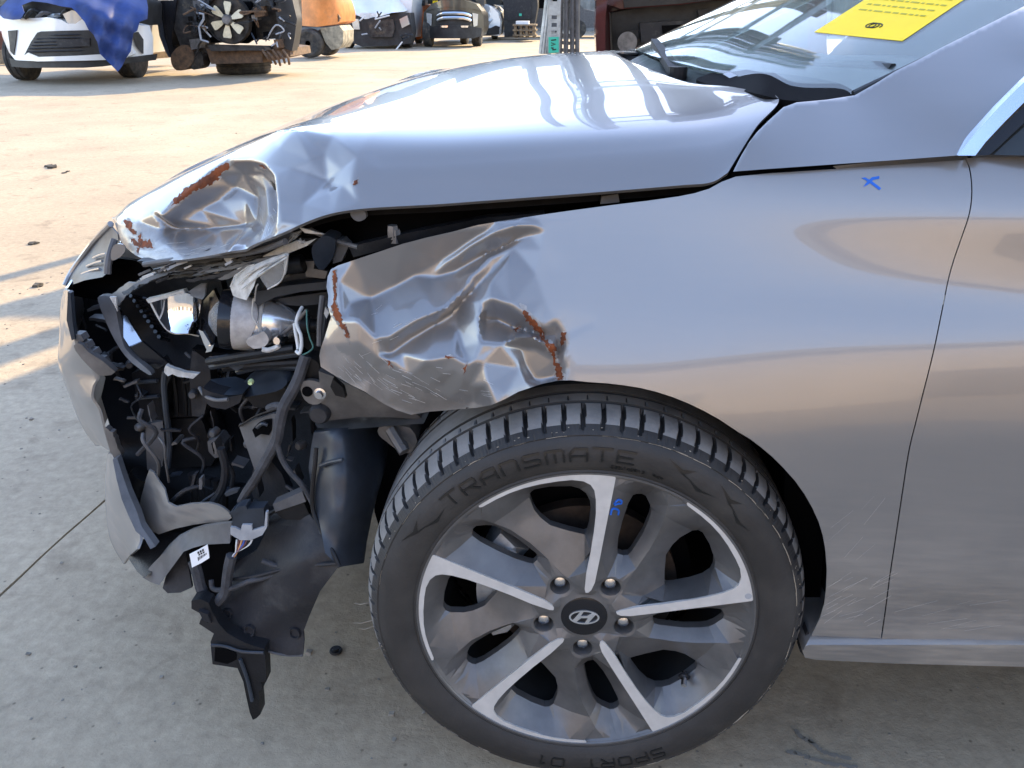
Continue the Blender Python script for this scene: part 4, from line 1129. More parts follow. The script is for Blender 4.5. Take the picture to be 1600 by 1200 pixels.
# ribbed inner bezel
for k in range(9):
    t = k / 8.
    tube('bezel_rib', [(204 + 44 * t, 462 + 64 * t, .345), (222 + 30 * t, 466 + 62 * t, .365), (240 + 24 * t, 470 + 62 * t, .36)], .0035, m_blackgloss, lamp, per=3, seg=6)
deb('lens_frame', [(153,470),(155,463),(171,463),(176,474),(182,490),(188,520),(196,545),(214,563),(235,581),(233,586),(206,567),(186,543),(172,517),(160,490)], tps([(153,470,.33),(182,490,.315),(196,545,.285),(235,582,.25)]), m_grey, .012, 6, lamp, curve=2)
deb('lens_piece', [(182,486),(190,492),(198,495),(208,512),(221,533),(202,541),(193,527),(186,508)], tps([(182,486,.335),(221,533,.30),(202,541,.29),(198,495,.33)]), m_chrome2, .004, 7, lamp)
deb('lens_piece', [(203,542),(222,534),(244,552),(262,567),(246,577),(226,566)], .275, m_blackgloss, .006, 8, lamp)
deb('lens_piece', [(171,464),(181,464),(183,487),(179,478)], .30, m_clear2, .004, 5, lamp)
deb('lens_clip', [(256,581),(259,570),(270,576),(290,582),(311,584),(300,592),(286,590),(268,586),(262,588)], .25, m_clear2, .008, 6, lamp, jag=.5)
refl = deb('reflector', [(234,471),(262,464),(291,458),(318,464),(314,474),(311,494),(311,524),(293,521),(274,521),(261,515),(249,499),(241,485)], lambda x, y: .285 + .000015 * (np.asarray(x) - 285) ** 2 - .0000085 * np.clip(np.asarray(y) - 470, 0, 99) ** 2, m_chrome, .003, 5, lamp)
deb('reflector_rim', [(228,468),(250,463),(287,453),(290,459),(262,465),(232,474)], .292, m_clear2, .012, 6, lamp)
deb('reflector_fin', [(289,459),(300,452),(313,444),(322,444),(320,462),(316,468),(306,465)], tps([(289,459,.29),(322,444,.31),(316,468,.27)]), m_band, .006, 5, lamp)
tube('reflector_edge', [(235,473,.296),(249,499,.298),(261,515,.293),(274,521,.288),(293,521,.286),(311,525,.286)], .0016, m_clear2, lamp, per=4, seg=6)
deb('chrome_sliver', [(310,515),(317,518),(328,536),(330,545),(324,549),(318,536)], .262, m_chrome, .006, 5, lamp)
deb('chrome_sliver', [(325,541),(334,539),(330,549),(321,551)], .255, m_chrome2, .006, 5, lamp)
deb('chrome_flag', [(329,487),(338,487),(337,499),(331,498)], .285, m_chrome2, .005, 5, lamp)
deb('inner_cheek', [(318,470),(334,452),(342,470),(340,510),(334,538),(324,528),(314,515),(315,495)], tps([(318,470,.31),(340,510,.27),(324,528,.28)]), m_blackgloss, .01, 7, lamp)
m_bowl = mat('lamp_bowl_metal', (.82, .82, .83), .22, .75)
# projector: black ring, blasted band, bright bowl
pa = aty(356, 499, .215); pb = aty(476, 508, .235)
ax = Vector(pb - pa).normalized(); L_ = float(np.linalg.norm(pb - pa)); K = depth_of(pa) / FPX
def lat(name, prof, m, par, at=pa, a=ax, seg=48): return MB().lathe(prof, a, at, seg).build(name, m, par, True, 50)
proj_o = lat('projector', [(-.004, 36 * K), (-.008, 42 * K), (-.007, 46 * K), (.004, 47.5 * K), (.012, 46 * K), (.012, 42 * K)], m_blackgloss, lamp)
lat('projector_lens', [(-.028, 0), (-.026, 12 * K), (-.018, 24 * K), (-.006, 35 * K), (.0, 39 * K)], m_clear, proj_o)
# band: partial wrap
V = []; n = 40
axn = np.array(ax); u0 = np.cross(axn, [0, 0, 1.]); u0 /= np.linalg.norm(u0); v0 = np.cross(u0, axn)
def ringp(l, r, t): return pa + axn * l + (u0 * math.cos(t) + v0 * math.sin(t)) * r
for i, t in enumerate(np.linspace(math.radians(-150), math.radians(140), n)):
    e = .044 + .006 * math.sin(3 * t) - (.014 if t > 1.2 else 0)
    for l, r in ((.010, 46 * K), (.02, 46.5 * K), (e - .006, 46.5 * K), (e, 46 * K)): V.append(ringp(l, r, t))
tri = np.array([q for i in range(n - 1) for k in range(3) for q in ((i * 4 + k, i * 4 + k + 1, i * 4 + 5 + k), (i * 4 + k, i * 4 + 5 + k, i * 4 + 4 + k))])
W, F = sheet(np.array(V), tri, -axn * 0 + np.array([0, .0025, 0])); mesh('projector_band', W, F, m_band, proj_o, True, 50)
lat('lamp_bowl', [(.030, 38 * K), (.045, 39.5 * K), (.060, 37.5 * K), (.075, 33 * K), (.090, 26.5 * K), (.103, 18 * K), (.112, 11 * K)], m_bowl, proj_o)
lat('bowl_seam', [(.050, 40.2 * K), (.052, 41.2 * K), (.0545, 40.8 * K), (.0555, 39 * K)], m_clear2, proj_o)
lat('bulb_socket', [(.106, 12 * K), (.108, 16 * K), (.122, 16 * K), (.123, 12 * K), (.132, 11 * K), (.133, 0)], m_black, proj_o)
deb('projector_tab', [(384,534),(392,526),(404,522),(412,518),(420,530),(414,541),(396,545)], .172, m_band, .014, 6, proj_o, curve=2)
for (x, y) in ((432, 533),):
    MB().lathe([(0, 0), (0, .006), (.005, .008), (.02, .008)], (.3, 1, -.2), aty(x, y, .17), 8).build('adjuster_screw', m_nut, proj_o, True)
tube('bulb_clip', [(410,546,.17),(420,547,.17),(432,543,.17),(436,540,.17)], .004, m_clear2, proj_o, per=3)
# glass-like shards of the torn cover
SH = [([(370,420),(385,415),(399,413),(424,403),(448,395),(451,398),(426,412),(403,428),(396,448),(385,469),(374,466),(364,462),(360,450),(362,440)], [(370,420,.20),(448,395,.15),(385,469,.165),(360,450,.2),(403,428,.155)], m_clear2, .003),
      ([(403,428),(426,411),(450,398),(446,418),(438,440),(428,447),(418,452),(410,440)], [(403,428,.15),(450,398,.13),(418,452,.16),(438,440,.15)], m_clear, .004),
      ([(411,400),(436,387),(463,376),(478,378),(494,373),(480,384),(450,396),(430,402),(414,408)], [(411,400,.19),(494,373,.15),(430,402,.18)], m_clear2, .003),
      ([(449,381),(452,366),(456,356),(465,353),(474,353),(470,364),(462,373)], [(449,381,.17),(474,353,.15)], m_clear, .004),
      ([(468,356),(474,357),(492,362),(508,366),(495,366),(476,364)], .15, m_clear2, .003),
      ([(349,404),(358,401),(369,400),(368,408),(364,414),(356,412)], .21, m_clear2, .004),
      ([(466,376),(469,372),(471,378),(476,375),(474,381),(466,380)], .15, m_clear, .003),
      ([(250,420),(262,412),(276,404),(286,406),(270,416),(258,424)], .26, m_clear2, .004),
      ([(444,398),(450,399),(447,424),(445,430),(443,415)], .14, m_clear2, .004),
      ([(508,480),(514,488),(510,498),(506,490)], .12, m_clear2, .004)]
for P_, y_, m_, th_ in SH:
    deb('lens_shard', P_, tps(y_) if isinstance(y_, list) else y_, m_, th_, 5, lamp)
# raised crack edges on the shards
for pl in ([(373,444,.18),(390,428,.165),(412,414,.15),(446,399,.135)], [(378,452,.17),(398,436,.155),(424,418,.14)], [(404,430,.15),(420,420,.14),(448,402,.127)], [(418,452,.158),(438,440,.148),(446,420,.138),(450,398,.128)], [(383,430,.17),(405,416,.155),(436,403,.14)],
           [(360,448,.195),(368,432,.19),(386,418,.18),(398,413,.17)], [(398,470,.18),(400,450,.165),(403,444,.16)], [(396,466,.186),(394,492,.18),(402,508,.18),(409,518,.18)]):
    tube('crack_edge', pl, .0011, m_clear2, lamp, per=4, seg=5)
# crushed strips between hood and lamp
deb('hood_seal', [(214,408),(248,407),(290,403),(325,390),(360,393),(396,384),(430,368),(454,361),(449,380),(428,391),(405,396),(370,402),(320,404),(290,412),(250,415),(225,416)], tps([(214,408,.26),(360,393,.2),(454,361,.14),(300,412,.24)]), m_rubber, .02, 8)
tube('seal_lip', [(225,413,.25),(290,404,.225),(330,399,.21),(365,398,.19),(405,391,.165),(446,377,.135)], .0045, m_grey, car, per=6)
strips = [((236,424),(300,414),(352,404),.27), ((205,446),(262,424),(330,416),.28), ((190,458),(240,430),(300,424),.29), ((262,428),(340,420),(420,396),.25), ((300,430),(370,410),(450,384),.23),
          ((270,420),(330,411),(385,402),.255), ((320,424),(380,414),(440,398),.22), ((290,438),(350,428),(372,416),.25), ((240,436),(290,430),(330,428),.28), ((310,418),(360,408),(410,398),.235), ((280,412),(320,406),(350,404),.245), ((340,436),(372,424),(392,412),.225)]
for i, (a, b, c, y) in enumerate(strips):
    wv = RNG.uniform(3, 6.5)
    P_ = [(a[0], a[1]), (b[0], b[1] - wv * .6), (c[0], c[1] - 1), (c[0] - 6, c[1] + 3), (b[0] + 4, b[1] + wv * .6), (a[0] + 8, a[1] + wv * .5)]
    deb('crushed_strip', P_, tps([(a[0], a[1], y), (c[0], c[1], y - .05), (b[0], b[1] + 20, y - .03)]), [m_black, m_grey, m_black2, m_black, m_rubber][i % 5], .006, 6, jag=.7)
deb('crushed_frame', [(186,478),(176,474),(172,462),(195,444),(215,441),(238,427),(262,419),(300,413),(312,418),(286,426),(262,432),(232,440),(206,456),(194,466)], tps([(172,462,.32),(238,427,.29),(312,418,.25),(206,456,.3)]), m_greymetal, .006, 6, jag=.8)
for i in range(26):
    x = RNG.uniform(215, 440); y = 444 - (x - 190) * .19 + RNG.normal(0, 8); l = RNG.uniform(6, 22); wv = RNG.uniform(1.2, 3.2)
    deb('plastic_splinter', [(x, y), (x + l, y - l * .28 - wv), (x + l + 2, y - l * .28), (x + 2, y + wv)], RNG.uniform(.18, .26), [m_clear2, m_grey, m_black2, m_black, m_greylt][i % 5], .003, 6)
deb('white_bracket', [(256,417),(268,411),(291,404),(293,410),(275,416),(262,423)], .235, m_greylt, .008, 6)
# parts behind the lamp
deb('lamp_carrier_bar', [(398,474),(402,456),(420,452),(452,446),(511,440),(512,452),(470,456),(430,464),(404,478)], .20, m_bluegrey, .03, 8)
deb('lamp_carrier_bar', [(420,448),(452,432),(460,428),(514,424),(512,442),(470,447),(426,455)], .23, m_bluegrey, .03, 9)
deb('lamp_carrier_bar', [(405,480),(440,466),(510,456),(512,474),(470,478),(440,476)], .235, m_bluegrey, .03, 9)
deb('carrier_mount', [(487,388),(494,378),(506,368),(522,373),(524,380),(520,402),(507,420),(500,421),(494,416),(489,404)], tps([(487,388,.13),(522,373,.15),(500,421,.14)]), m_bluegrey, .035, 6, curve=2)
deb('mount_face', [(523,376),(536,374),(545,384),(534,408),(520,412)], .165, m_grey, .02, 8)
tube('relay_can', [(450,416,.2),(474,411,.2)], .013, m_black, car, per=2, seg=14)
deb('relay_bracket', [(474,408),(492,408),(490,420),(512,424),(508,436),(478,432)], .21, m_greymetal, .01, 8)
deb('cross_tube', [(452,372),(500,372),(540,376),(552,384),(520,382),(470,384)], .2, m_black2, .02, 9)
tube('bay_edge_pipe', [(474,353,.17),(500,366,.165),(530,378,.16),(560,386,.14)], .0035, m_greymetal, car, per=5)
# thin wires at the bulb
tube('bulb_wire', [(472,480,.17),(466,492,.155),(463,504,.15),(466,514,.145),(470,524,.14),(471,540,.135),(468,552,.13),(463,549,.135)], .0026, m_wire_w, car)
tube('bulb_wire', [(460,506,.16),(462,520,.15),(465,536,.145),(466,546,.14)], .0026, m_wire_w, car)
tube('bulb_wire', [(479,484,.16),(480,510,.145),(484,528,.14),(489,542,.135),(482,550,.13),(470,556,.128)], .0012, m_wire_g, car)
tube('bay_cable', [(504,462,.15),(500,500,.14),(499,540,.135)], .0042, m_grey, car)
tube('bay_cable', [(512,470,.16),(508,510,.15),(505,548,.14)], .0034, m_black2, car)
tube('bay_cable', [(440,524,.2),(452,514,.19),(464,502,.18),(480,484,.18)], .003, m_greymetal, car)

# ---- structure under the lamp
deb('carrier_column', [(205,584),(224,576),(246,566),(258,578),(268,588),(262,600),(256,640),(258,662),(236,664),(224,662),(216,630)], tps([(205,584,.36),(268,588,.30),(224,662,.33),(258,662,.30)]), m_black, .05, 10)
for y in (597, 621):
    tube('column_rung', [(211 + (y - 597) * .1, y + 1, .335), (246 + (y - 597) * .1, y - 2, .305)], .0035, m_bluegrey, car, per=1, seg=6)
tube('column_edge', [(258,580,.285),(256,600,.285),(259,640,.285),(265,690,.28),(262,730,.275)], .005, m_bluegrey, car)
deb('column_foot', [(227,664),(254,658),(258,700),(254,728),(240,740),(230,734),(228,700)], .30, m_grey, .03, 9)
tube('horn', [(222,740,.3),(214,752,.3),(213,770,.3)], .018, m_black, car, seg=12)
deb('radiator_side', [(256,588),(276,584),(298,592),(318,598),(322,650),(268,652),(262,620)], .34, m_black2, .04, 12)
for x in (270, 284, 292): tube('radiator_rib', [(x, 588, .325), (x + 5, 620, .325), (x + 6, 650, .325)], .004, m_black, car, per=2, seg=6)
deb('radiator_side', [(300,548),(326,556),(330,600),(318,652),(300,650),(296,590)], .30, m_black2, .03, 12)
deb('cooling_duct', [(265,655),(330,652),(345,700),(330,728),(262,732),(258,690)], .34, m_black, .04, 14)
deb('duct_bracket', [(324,690),(340,684),(350,694),(348,712),(336,716),(326,706)], .25, m_grey, .03, 7)
deb('duct_bracket_hole', [(330,693),(343,690),(345,706),(334,710)], .246, m_void, .006, 8)
deb('intake_shelf', [(322,600),(360,596),(388,606),(378,616),(358,618),(330,612)], tps([(322,600,.24),(388,606,.2),(358,618,.17)]), m_bluegrey, .02, 7)
deb('intake_shelf_face', [(316,606),(330,613),(358,620),(380,616),(374,630),(352,640),(330,636),(316,624)], .175, m_black2, .03, 8)
tube('intake_lip', [(312,606,.2),(320,618,.18),(338,625,.165),(356,624,.16)], .003, m_grey, car)
deb('intake_housing', [(376,604),(392,588),(420,576),(444,580),(448,600),(430,612),(398,618),(384,620)], tps([(376,604,.22),(444,580,.2),(430,612,.16)]), m_bluegrey, .03, 8, curve=2)
deb('intake_housing', [(384,622),(400,612),(446,604),(448,622),(428,640),(398,636)], .19, m_black, .03, 9)
MB().lathe([(0, 0), (-.002, .0032), (.001, .0042), (.006, .0042)], (0, 1, 0), aty(391, 598, .176), 16).build('paint_dot_clip', m_dot, car, True)
for i, (a, b, c) in enumerate((((325,565),(380,556),(460,544)), ((330,572),(390,562),(466,552)), ((350,575),(400,570),(470,566)), ((372,580),(410,572),(468,574)))):
    tube('lamp_lower_rail', [(*a, .20 + .01 * i), (*b, .18 + .01 * i), (*c, .17 + .01 * i)], .006, [m_black, m_bluegrey][i % 2], car, per=5)
deb('lower_lamp_bracket', [(322,562),(350,558),(400,560),(384,572),(370,580),(356,572),(336,568)], .2, m_bluegrey, .012, 7, jag=.5)
deb('lower_lamp_web', [(300,545),(345,552),(460,540),(480,560),(470,590),(430,575),(380,585),(340,575)], .26, m_void, .02, 14)
# silver duct blade
deb('duct_blade', [(373,664),(400,655),(428,646),(440,652),(434,682),(424,708),(412,730),(404,748),(396,730),(388,706),(380,684)], tps([(373,664,.2),(440,652,.15),(404,748,.17),(388,706,.18)]), m_grey, .006, 7)
deb('duct_blade_slot', [(394,672),(402,664),(416,658),(424,655),(425,672),(420,680),(408,678),(399,684)], .158, m_void, .01, 7)
tube('duct_blade_handle', [(402,668,.155),(410,662,.15),(418,664,.15)], .003, m_bluegrey, car)
tube('duct_wire', [(374,666,.195),(400,650,.17),(428,640,.15),(436,636,.145)], .0015, m_black, car)
deb('duct_lower', [(396,730),(420,716),(440,740),(452,770),(440,792),(400,790),(390,760)], tps([(396,730,.2),(440,740,.17),(400,790,.2)]), m_black2, .02, 10)
# small broken pieces, ribs and clips through the open corner
CAV = np.array([(120,470),(180,470),(240,520),(330,560),(470,545),(500,600),(490,680),(480,790),(420,790),(350,780),(290,760),(262,740),(230,700),(205,650),(180,600),(140,560)], float)
def cav_pt():
    while True:
        p = np.array([RNG.uniform(120, 500), RNG.uniform(470, 790)])
        if inside(CAV, p[None])[0]: return p
for i in range(84):
    x, y = cav_pt(); d = float(back_y(x, y)) - RNG.uniform(.05, .17); a = RNG.choice([0.1, 1.5, 1.45, -.15]) + RNG.normal(0, .18); l = RNG.uniform(8, 38); wv = RNG.uniform(1.2, 5)
    c, s_ = math.cos(a), math.sin(a)
    P_ = [(x + c * u * l - s_ * v * wv, y + s_ * u * l + c * v * wv) for u, v in ((-.5, -.5), (-.1, -.62), (.5, -.4), (.46, .5), (.1, .4), (-.45, .55))]
    deb('broken_rib', P_, d, [m_black, m_black2, m_grey, m_bluegrey, m_grey, m_greymetal, m_black2][i % 7], RNG.uniform(.004, .03), 9, jag=.5)
for i in range(40):
    x, y = cav_pt(); d = float(back_y(x, y)) - RNG.uniform(.06, .18)
    if i % 2: tube('loose_cable', [(x, y, d), (x + RNG.normal(0, 14), y + RNG.uniform(8, 24), d - .01), (x + RNG.normal(0, 20), y + RNG.uniform(26, 52), d), (x + RNG.normal(0, 24), y + RNG.uniform(50, 76), d + .02)], RNG.uniform(.0014, .0042), [m_black2, m_grey, m_tape, m_bluegrey, m_black2][i % 5], car, per=4, seg=6)
    else: MB().lathe([(-.004, 0), (-.004, .005), (0, .0075), (.012, .0075)], (RNG.normal(0, .3), 1, RNG.normal(0, .3)), aty(x, y, d), 10).build('push_clip', [m_greymetal, m_black2, m_grey][i % 3], car, True)
# main harness
TH = lambda n, a, b: list(np.linspace(a, b, n))
tube('wiring_harness', [(478,556,.13),(472,574,.125),(466,592,.12),(455,614,.115),(444,634,.11),(437,660,.108),(432,688,.108),(414,722,.11),(398,750,.112),(384,770,.115),(376,784,.118)], [.0085] * 31 + list(np.linspace(.0085, .006, 30)), m_tape, car)
tube('wiring_harness', [(432,690,.106),(440,716,.104),(452,736,.10),(472,758,.098),(486,782,.095),(494,802,.09),(502,822,.085),(500,842,.083),(490,862,.08),(470,882,.078),(440,886,.078),(410,876,.08)], .0042, m_tape, car)
tube('harness_branch', [(444,636,.11),(432,634,.12),(420,638,.13)], .006, m_tape, car)
tube('harness_branch', [(345,700,.2),(352,730,.2),(348,760,.2),(330,790,.2)], .007, m_black2, car)
tube('harness_branch', [(352,718,.22),(364,740,.22),(362,760,.22)], .004, m_black2, car)
for k in range(5):
    tube('corrugated_hose', [(300 + 12 * k, 740 + 3 * k, .26), (306 + 11 * k, 775, .26), (300 + 12 * k, 800, .26)], .008, m_black, car, per=3)
# inner wing metal beside the wheel
deb('inner_wing_rail', [(498,580),(520,588),(548,602),(575,616),(610,634),(652,648),(660,655),(606,652),(560,652),(514,657),(503,640),(500,610)], tps([(498,580,.11),(514,657,.13),(610,634,.13),(652,648,.15)]), m_greymetal, .02, 10)
deb('crossmember', [(492,662),(514,657),(560,653),(610,651),(668,650),(662,662),(620,664),(580,668),(540,671),(516,670),(496,668)], tps([(492,662,.14),(668,650,.16),(540,671,.12)]), m_greymetal, .04, 9)
deb('towing_bracket', [(470,600),(482,594),(500,598),(512,606),(510,622),(496,632),(482,630),(472,618)], .118, m_greymetal, .008, 6, curve=2)
MB().lathe([(-.001, .0), (-.001, .0075), (.004, .0085)], (0, 1, 0), aty(480, 612, .117), 16).build('bracket_hole', m_void, car, True)
MB().lathe([(-.008, 0), (-.008, .005), (-.002, .006), (-.001, .009), (.003, .009)], (0, 1, 0), aty(500, 615, .116), 6 * 3).build('bracket_bolt', m_nut, car, True)
MB().lathe([(-.006, 0), (-.006, .012), (0, .016), (.02, .016)], (0, 1, 0), aty(499, 647, .12), 24).build('rubber_mount', m_black2, car, True)
deb('corrugated_boot', [(474,560),(496,566),(500,588),(486,600),(472,590)], .13, m_black, .03, 6, curve=3)
deb('wing_gusset', [(520,592),(536,606),(540,622),(524,618),(516,604)], .09, m_black, .01, 6)
deb('strut_knuckle', [(592,668),(614,666),(640,668),(652,690),(640,708),(622,704),(604,690),(592,680)], .15, m_greymetal, .06, 9, curve=2)
tube('strut_arm', [(610,670,.14),(622,690,.13),(632,706,.12)], .009, m_greymetal, car)
MB().lathe([(0, 0), (0, .007), (.01, .008)], (0, 1, 0), aty(628, 700, .12), 6 * 2).build('strut_bolt', m_greymetal, car, True)
# arch liner front shell, shiny moulded plastic
ly = tps([(498,690,.115),(530,680,.10),(590,680,.20),(496,726,.10),(540,740,.075),(600,740,.17),(490,800,.085),(530,800,.05),(586,800,.13),(520,880,.03),(560,879,.07),(572,840,.1)])
deb('liner_shell', [(490,676),(520,672),(560,670),(592,668),(606,690),(602,730),(590,770),(580,810),(572,850),(568,880),(530,886),(508,864),(500,820),(488,780),(482,730),(486,700)], ly, m_bluegrey, .006, 8)
tube('liner_rib', [(500,728,.088),(516,722,.078),(536,718,.07)], .003, m_bluegrey, car)
tube('liner_edge', [(494,700,.1),(492,728,.092),(488,764,.085),(490,800,.078),(504,832,.06),(520,862,.04),(530,884,.03)], .0035, m_black, car, per=6)
deb('liner_clip_box', [(426,788),(472,768),(478,784),(430,800)], .095, m_grey, .02, 8)
deb('liner_clip_box', [(430,800),(474,784),(484,806),(478,812),(446,812),(436,806)], .10, m_black, .02, 8)
# hanging splash shield
uy = tps([(329,950,.085),(350,978,.07),(416,1017,.05),(473,1024,.045),(482,966,.06),(527,888,.05),(560,878,.06),(505,830,.08),(420,800,.14),(400,860,.125),(350,930,.1),(440,930,.055),(430,870,.085)])
def uyw(x, y):
    x = np.asarray(x); y = np.asarray(y)
    return uy(x, y) + .0035 * np.sin(x * .07 + y * .05) * np.sin(y * .045 - x * .02)
deb('splash_shield', [(329,950),(336,962),(350,978),(380,1002),(416,1017),(449,1024),(473,1024),(475,1002),(474,987),(482,966),(500,924),(527,888),(545,882),(540,866),(520,860),(505,830),(480,800),(450,796),(420,800),(414,835),(400,860),(365,880),(350,930)], uyw, m_black2, .004, 8)
sh_b = bvh_of([SC.objects['splash_shield']])
for (x, y, r) in ((391,985,11),(461,989,11),(356,958,9)):
    c = aty(x, y, float(uyw(x, y)) - .001)
    MB().lathe([(.0, r * .00058), (-.0035, r * .00068), (-.0038, r * .00085), (.001, r * .00092)], (.2, 1, -.2), c, 20).build('shield_dimple', m_black2, car, True)
tube('shield_fold', [(365,905,.09),(400,900,.075),(440,890,.07),(480,884,.06),(530,880,.045)], .003, m_black2, car)
tube('shield_edge', [(329,950,.084),(350,978,.069),(380,1002,.057),(416,1017,.049),(449,1024,.046),(473,1024,.044)], .002, m_grey, car)
# torn flap and strip of the bumper
deb('torn_bumper_flap', [(233,734),(240,738),(248,752),(257,764),(260,776),(263,786),(275,792),(300,787),(326,786),(340,789),(350,794),(358,801),(362,809),(356,814),(344,816),(322,817),(302,820),(274,826),(248,835),(238,830),(230,821),(223,808),(218,794),(220,778),(224,764),(228,748)], tps([(233,734,.25),(257,764,.2),(263,786,.17),(350,794,.10),(362,809,.095),(302,820,.15),(248,835,.19),(218,794,.245),(235,790,.225)]), m_paint, .004, 6)
deb('bumper_strip', [(362,817),(360,834),(359,849),(340,850),(320,851),(302,856),(287,862),(268,888),(249,914),(236,910),(222,902),(234,886),(248,872),(262,854),(278,839),(300,828),(320,822),(342,819)], tps([(362,817,.085),(359,849,.08),(287,862,.11),(249,914,.12),(222,902,.15),(278,839,.14)]), m_greylt if False else m_grey, .006, 6)
deb('bumper_black_flap', [(254,919),(262,890),(272,862),(290,858),(294,885),(300,918),(282,926),(262,927)], tps([(254,919,.125),(272,862,.15),(300,918,.12)]), m_black2, .005, 8)
# connector
con = deb('connector', [(364,796),(412,794),(414,822),(410,836),(392,843),(376,843),(362,834)], .082, m_bluegrey, .02, 8)
deb('connector_clip', [(360,824),(366,824),(376,829),(378,820),(393,820),(394,829),(413,823),(415,800),(418,800),(417,824),(410,836),(392,844),(375,844),(360,835)], .078, m_greylt, .006, 5, con)
deb('connector_cap', [(358,803),(372,792),(384,790),(386,796),(372,800),(364,806)], .08, m_bluegrey, .02, 6, con)
for i, mm in enumerate((m_wire_w, m_wire_r, m_wire_o, m_wire_b, m_wire_r, m_black, m_wire_w)):
    x0 = 370 + 4 * i
    tube('connector_wire', [(x0, 843, .084), (x0 - 1 - i * .8, 852, .08), (368 + (i % 3), 864, .08), (361 + (i % 3), 874 , .082)], .0014, mm, con, per=4, seg=6)
for i, mm in enumerate((m_wire_w, m_wire_r, m_wire_w, m_black)):
    tube('connector_wire', [(376, 784, .118), (380 + 4 * i, 788, .1), (382 + 5 * i, 798, .085)], .0013, mm, con, per=4, seg=6)
tube('lower_harness', [(362,868,.082),(358,884,.082),(355,904,.08),(352,924,.078),(342,938,.076),(332,946,.078)], .0085, m_tape, car)
tube('lower_harness', [(302,876,.10),(308,894,.095),(314,918,.09),(324,938,.085),(330,948,.085)], .009, m_tape, car)
tube('lower_harness', [(330,906,.09),(332,918,.085),(342,922,.08),(366,918,.075),(390,908,.072),(416,902,.075),(452,890,.075)], .0042, m_tape, car)
deb('lower_duct', [(290,850),(330,846),(362,852),(366,876),(350,900),(346,930),(330,938),(312,920),(300,890)], .12, m_void, .02, 12)
lab = deb('barcode_label', [(296,866),(310,859),(324,851),(326,862),(327,872),(314,880),(300,887)], tps([(296,866,.084),(324,851,.083),(300,887,.08)]), m_whitelabel, .001, 5)
def on_label(u0, v0, u1, v1):
    a = np.array([296, 866.]); b = np.array([324, 851.]); c = np.array([300, 887.])
    return [tuple(a + (b - a) * u + (c - a) * v) for u, v in ((u0, v0), (u1, v0), (u1, v1), (u0, v1))]
for k in range(9):
    u = .38 + k * .058; deb('barcode_bar', on_label(u, .52, u + (.022 if k % 3 else .036), .9), .0805, m_ink, .0004, 6, lab)
for k in range(3):
    deb('label_print', on_label(.42 + k * .13, .14, .5 + k * .13, .3), .0812, m_ink, .0004, 6, lab)
    deb('label_print', on_label(.45 + k * .12, .34, .53 + k * .12, .44), .081, m_ink, .0004, 6, lab)
# hanging bracket
hb = deb('hanging_bracket', [(299,939),(312,936),(326,942),(331,955),(342,975),(356,990),(374,1000),(392,1008),(413,1014),(415,1040),(416,1065),(407,1066),(410,1077),(404,1081),(406,1100),(407,1116),(401,1122),(395,1125),(390,1113),(384,1085),(380,1065),(371,1044),(352,1041),(332,1038),(330,1018),(329,1003),(334,990),(322,982),(311,975),(313,969),(320,969),(326,974),(320,962),(308,956),(299,951)], tps([(299,939,.06),(392,1008,.035),(332,1038,.035),(398,1122,.03),(416,1065,.03),(350,1000,.04)]), m_black, .022, 7)
deb('bracket_window', [(336,1011),(352,1014),(369,1020),(371,1040),(352,1037),(335,1033)], .0335, m_void, .004, 8, hb)
tube('bracket_ridge', [(330,1008,.033),(352,1010,.033),(378,1018,.031),(412,1020,.03)], .0025, m_bluegrey, hb, per=4)
tube('bracket_ridge', [(375,1030,.029),(386,1060,.027),(394,1095,.026)], .003, m_bluegrey, hb, per=4)
deb('bracket_tab', [(310,955),(324,960),(330,974),(318,970)], .045, m_black2, .008, 6, hb)

# ---- scabs of rust, scrapes, marker
skin_b = bvh_of([hood, fender])
RUST = [[(268,320),(272,312),(282,303),(292,292),(306,284),(320,276),(334,266),(346,257),(358,254),(357,262),(350,268),(340,276),(343,279),(330,286),(318,293),(306,297),(296,304),(286,312),(278,318)],
        [(194,347),(200,344),(205,348),(206,356),(212,361),(214,366),(208,366),(203,362),(198,356)],
        [(203,372),(208,372),(214,376),(217,366),(221,364),(221,375),(230,378),(233,374),(237,380),(239,387),(226,387),(216,387),(209,382)],
        [(214,388),(217,388),(216,402),(220,407),(213,407)],
        [(519,424),(524,421),(526,440),(526,462),(524,470),(529,485),(534,500),(541,515),(546,528),(541,524),(533,510),(524,498),(518,486),(522,465),(520,445)],
        [(818,486),(826,488),(834,500),(842,508),(848,516),(852,530),(860,535),(868,540),(870,548),(866,556),(870,566),(876,570),(878,580),(874,594),(868,592),(868,575),(864,560),(858,546),(848,532),(840,518),(828,508),(820,496)],
        [(802,514),(810,510),(814,514),(806,519)], [(877,520),(884,519),(883,530),(878,542),(876,532)],
        [(868,586),(878,584),(882,592),(872,595)], [(694,557),(702,555),(710,557),(702,559)], [(553,284),(560,279),(559,287),(551,291)], [(604,562),(610,566),(613,574),(607,570)], [(405,259),(416,261),(418,264),(408,263)], [(724,575),(729,568),(728,580),(725,586)]]
m_bare = mat('scraped_to_primer', (.30, .285, .27), .55, .3, noise=.35, nscale=60)
for P_ in RUST:
    c_ = np.mean(P_, 0); decal('scraped_paint', [tuple(c_ + (np.array(p) - c_) * np.array([1.16, 1.22]) + RNG.normal(0, 1.2, 2)) for p in P_], skin_b, m_bare, car, step=3.5, lift=.0005, thick=.0004, jag=1.1)
for P_ in RUST: decal('rust_scab', P_, skin_b, m_rust, car, step=3.0, lift=.001, thick=.0006, jag=1.2)
for P_ in ([(549,328),(552,327),(551,336)],): pass
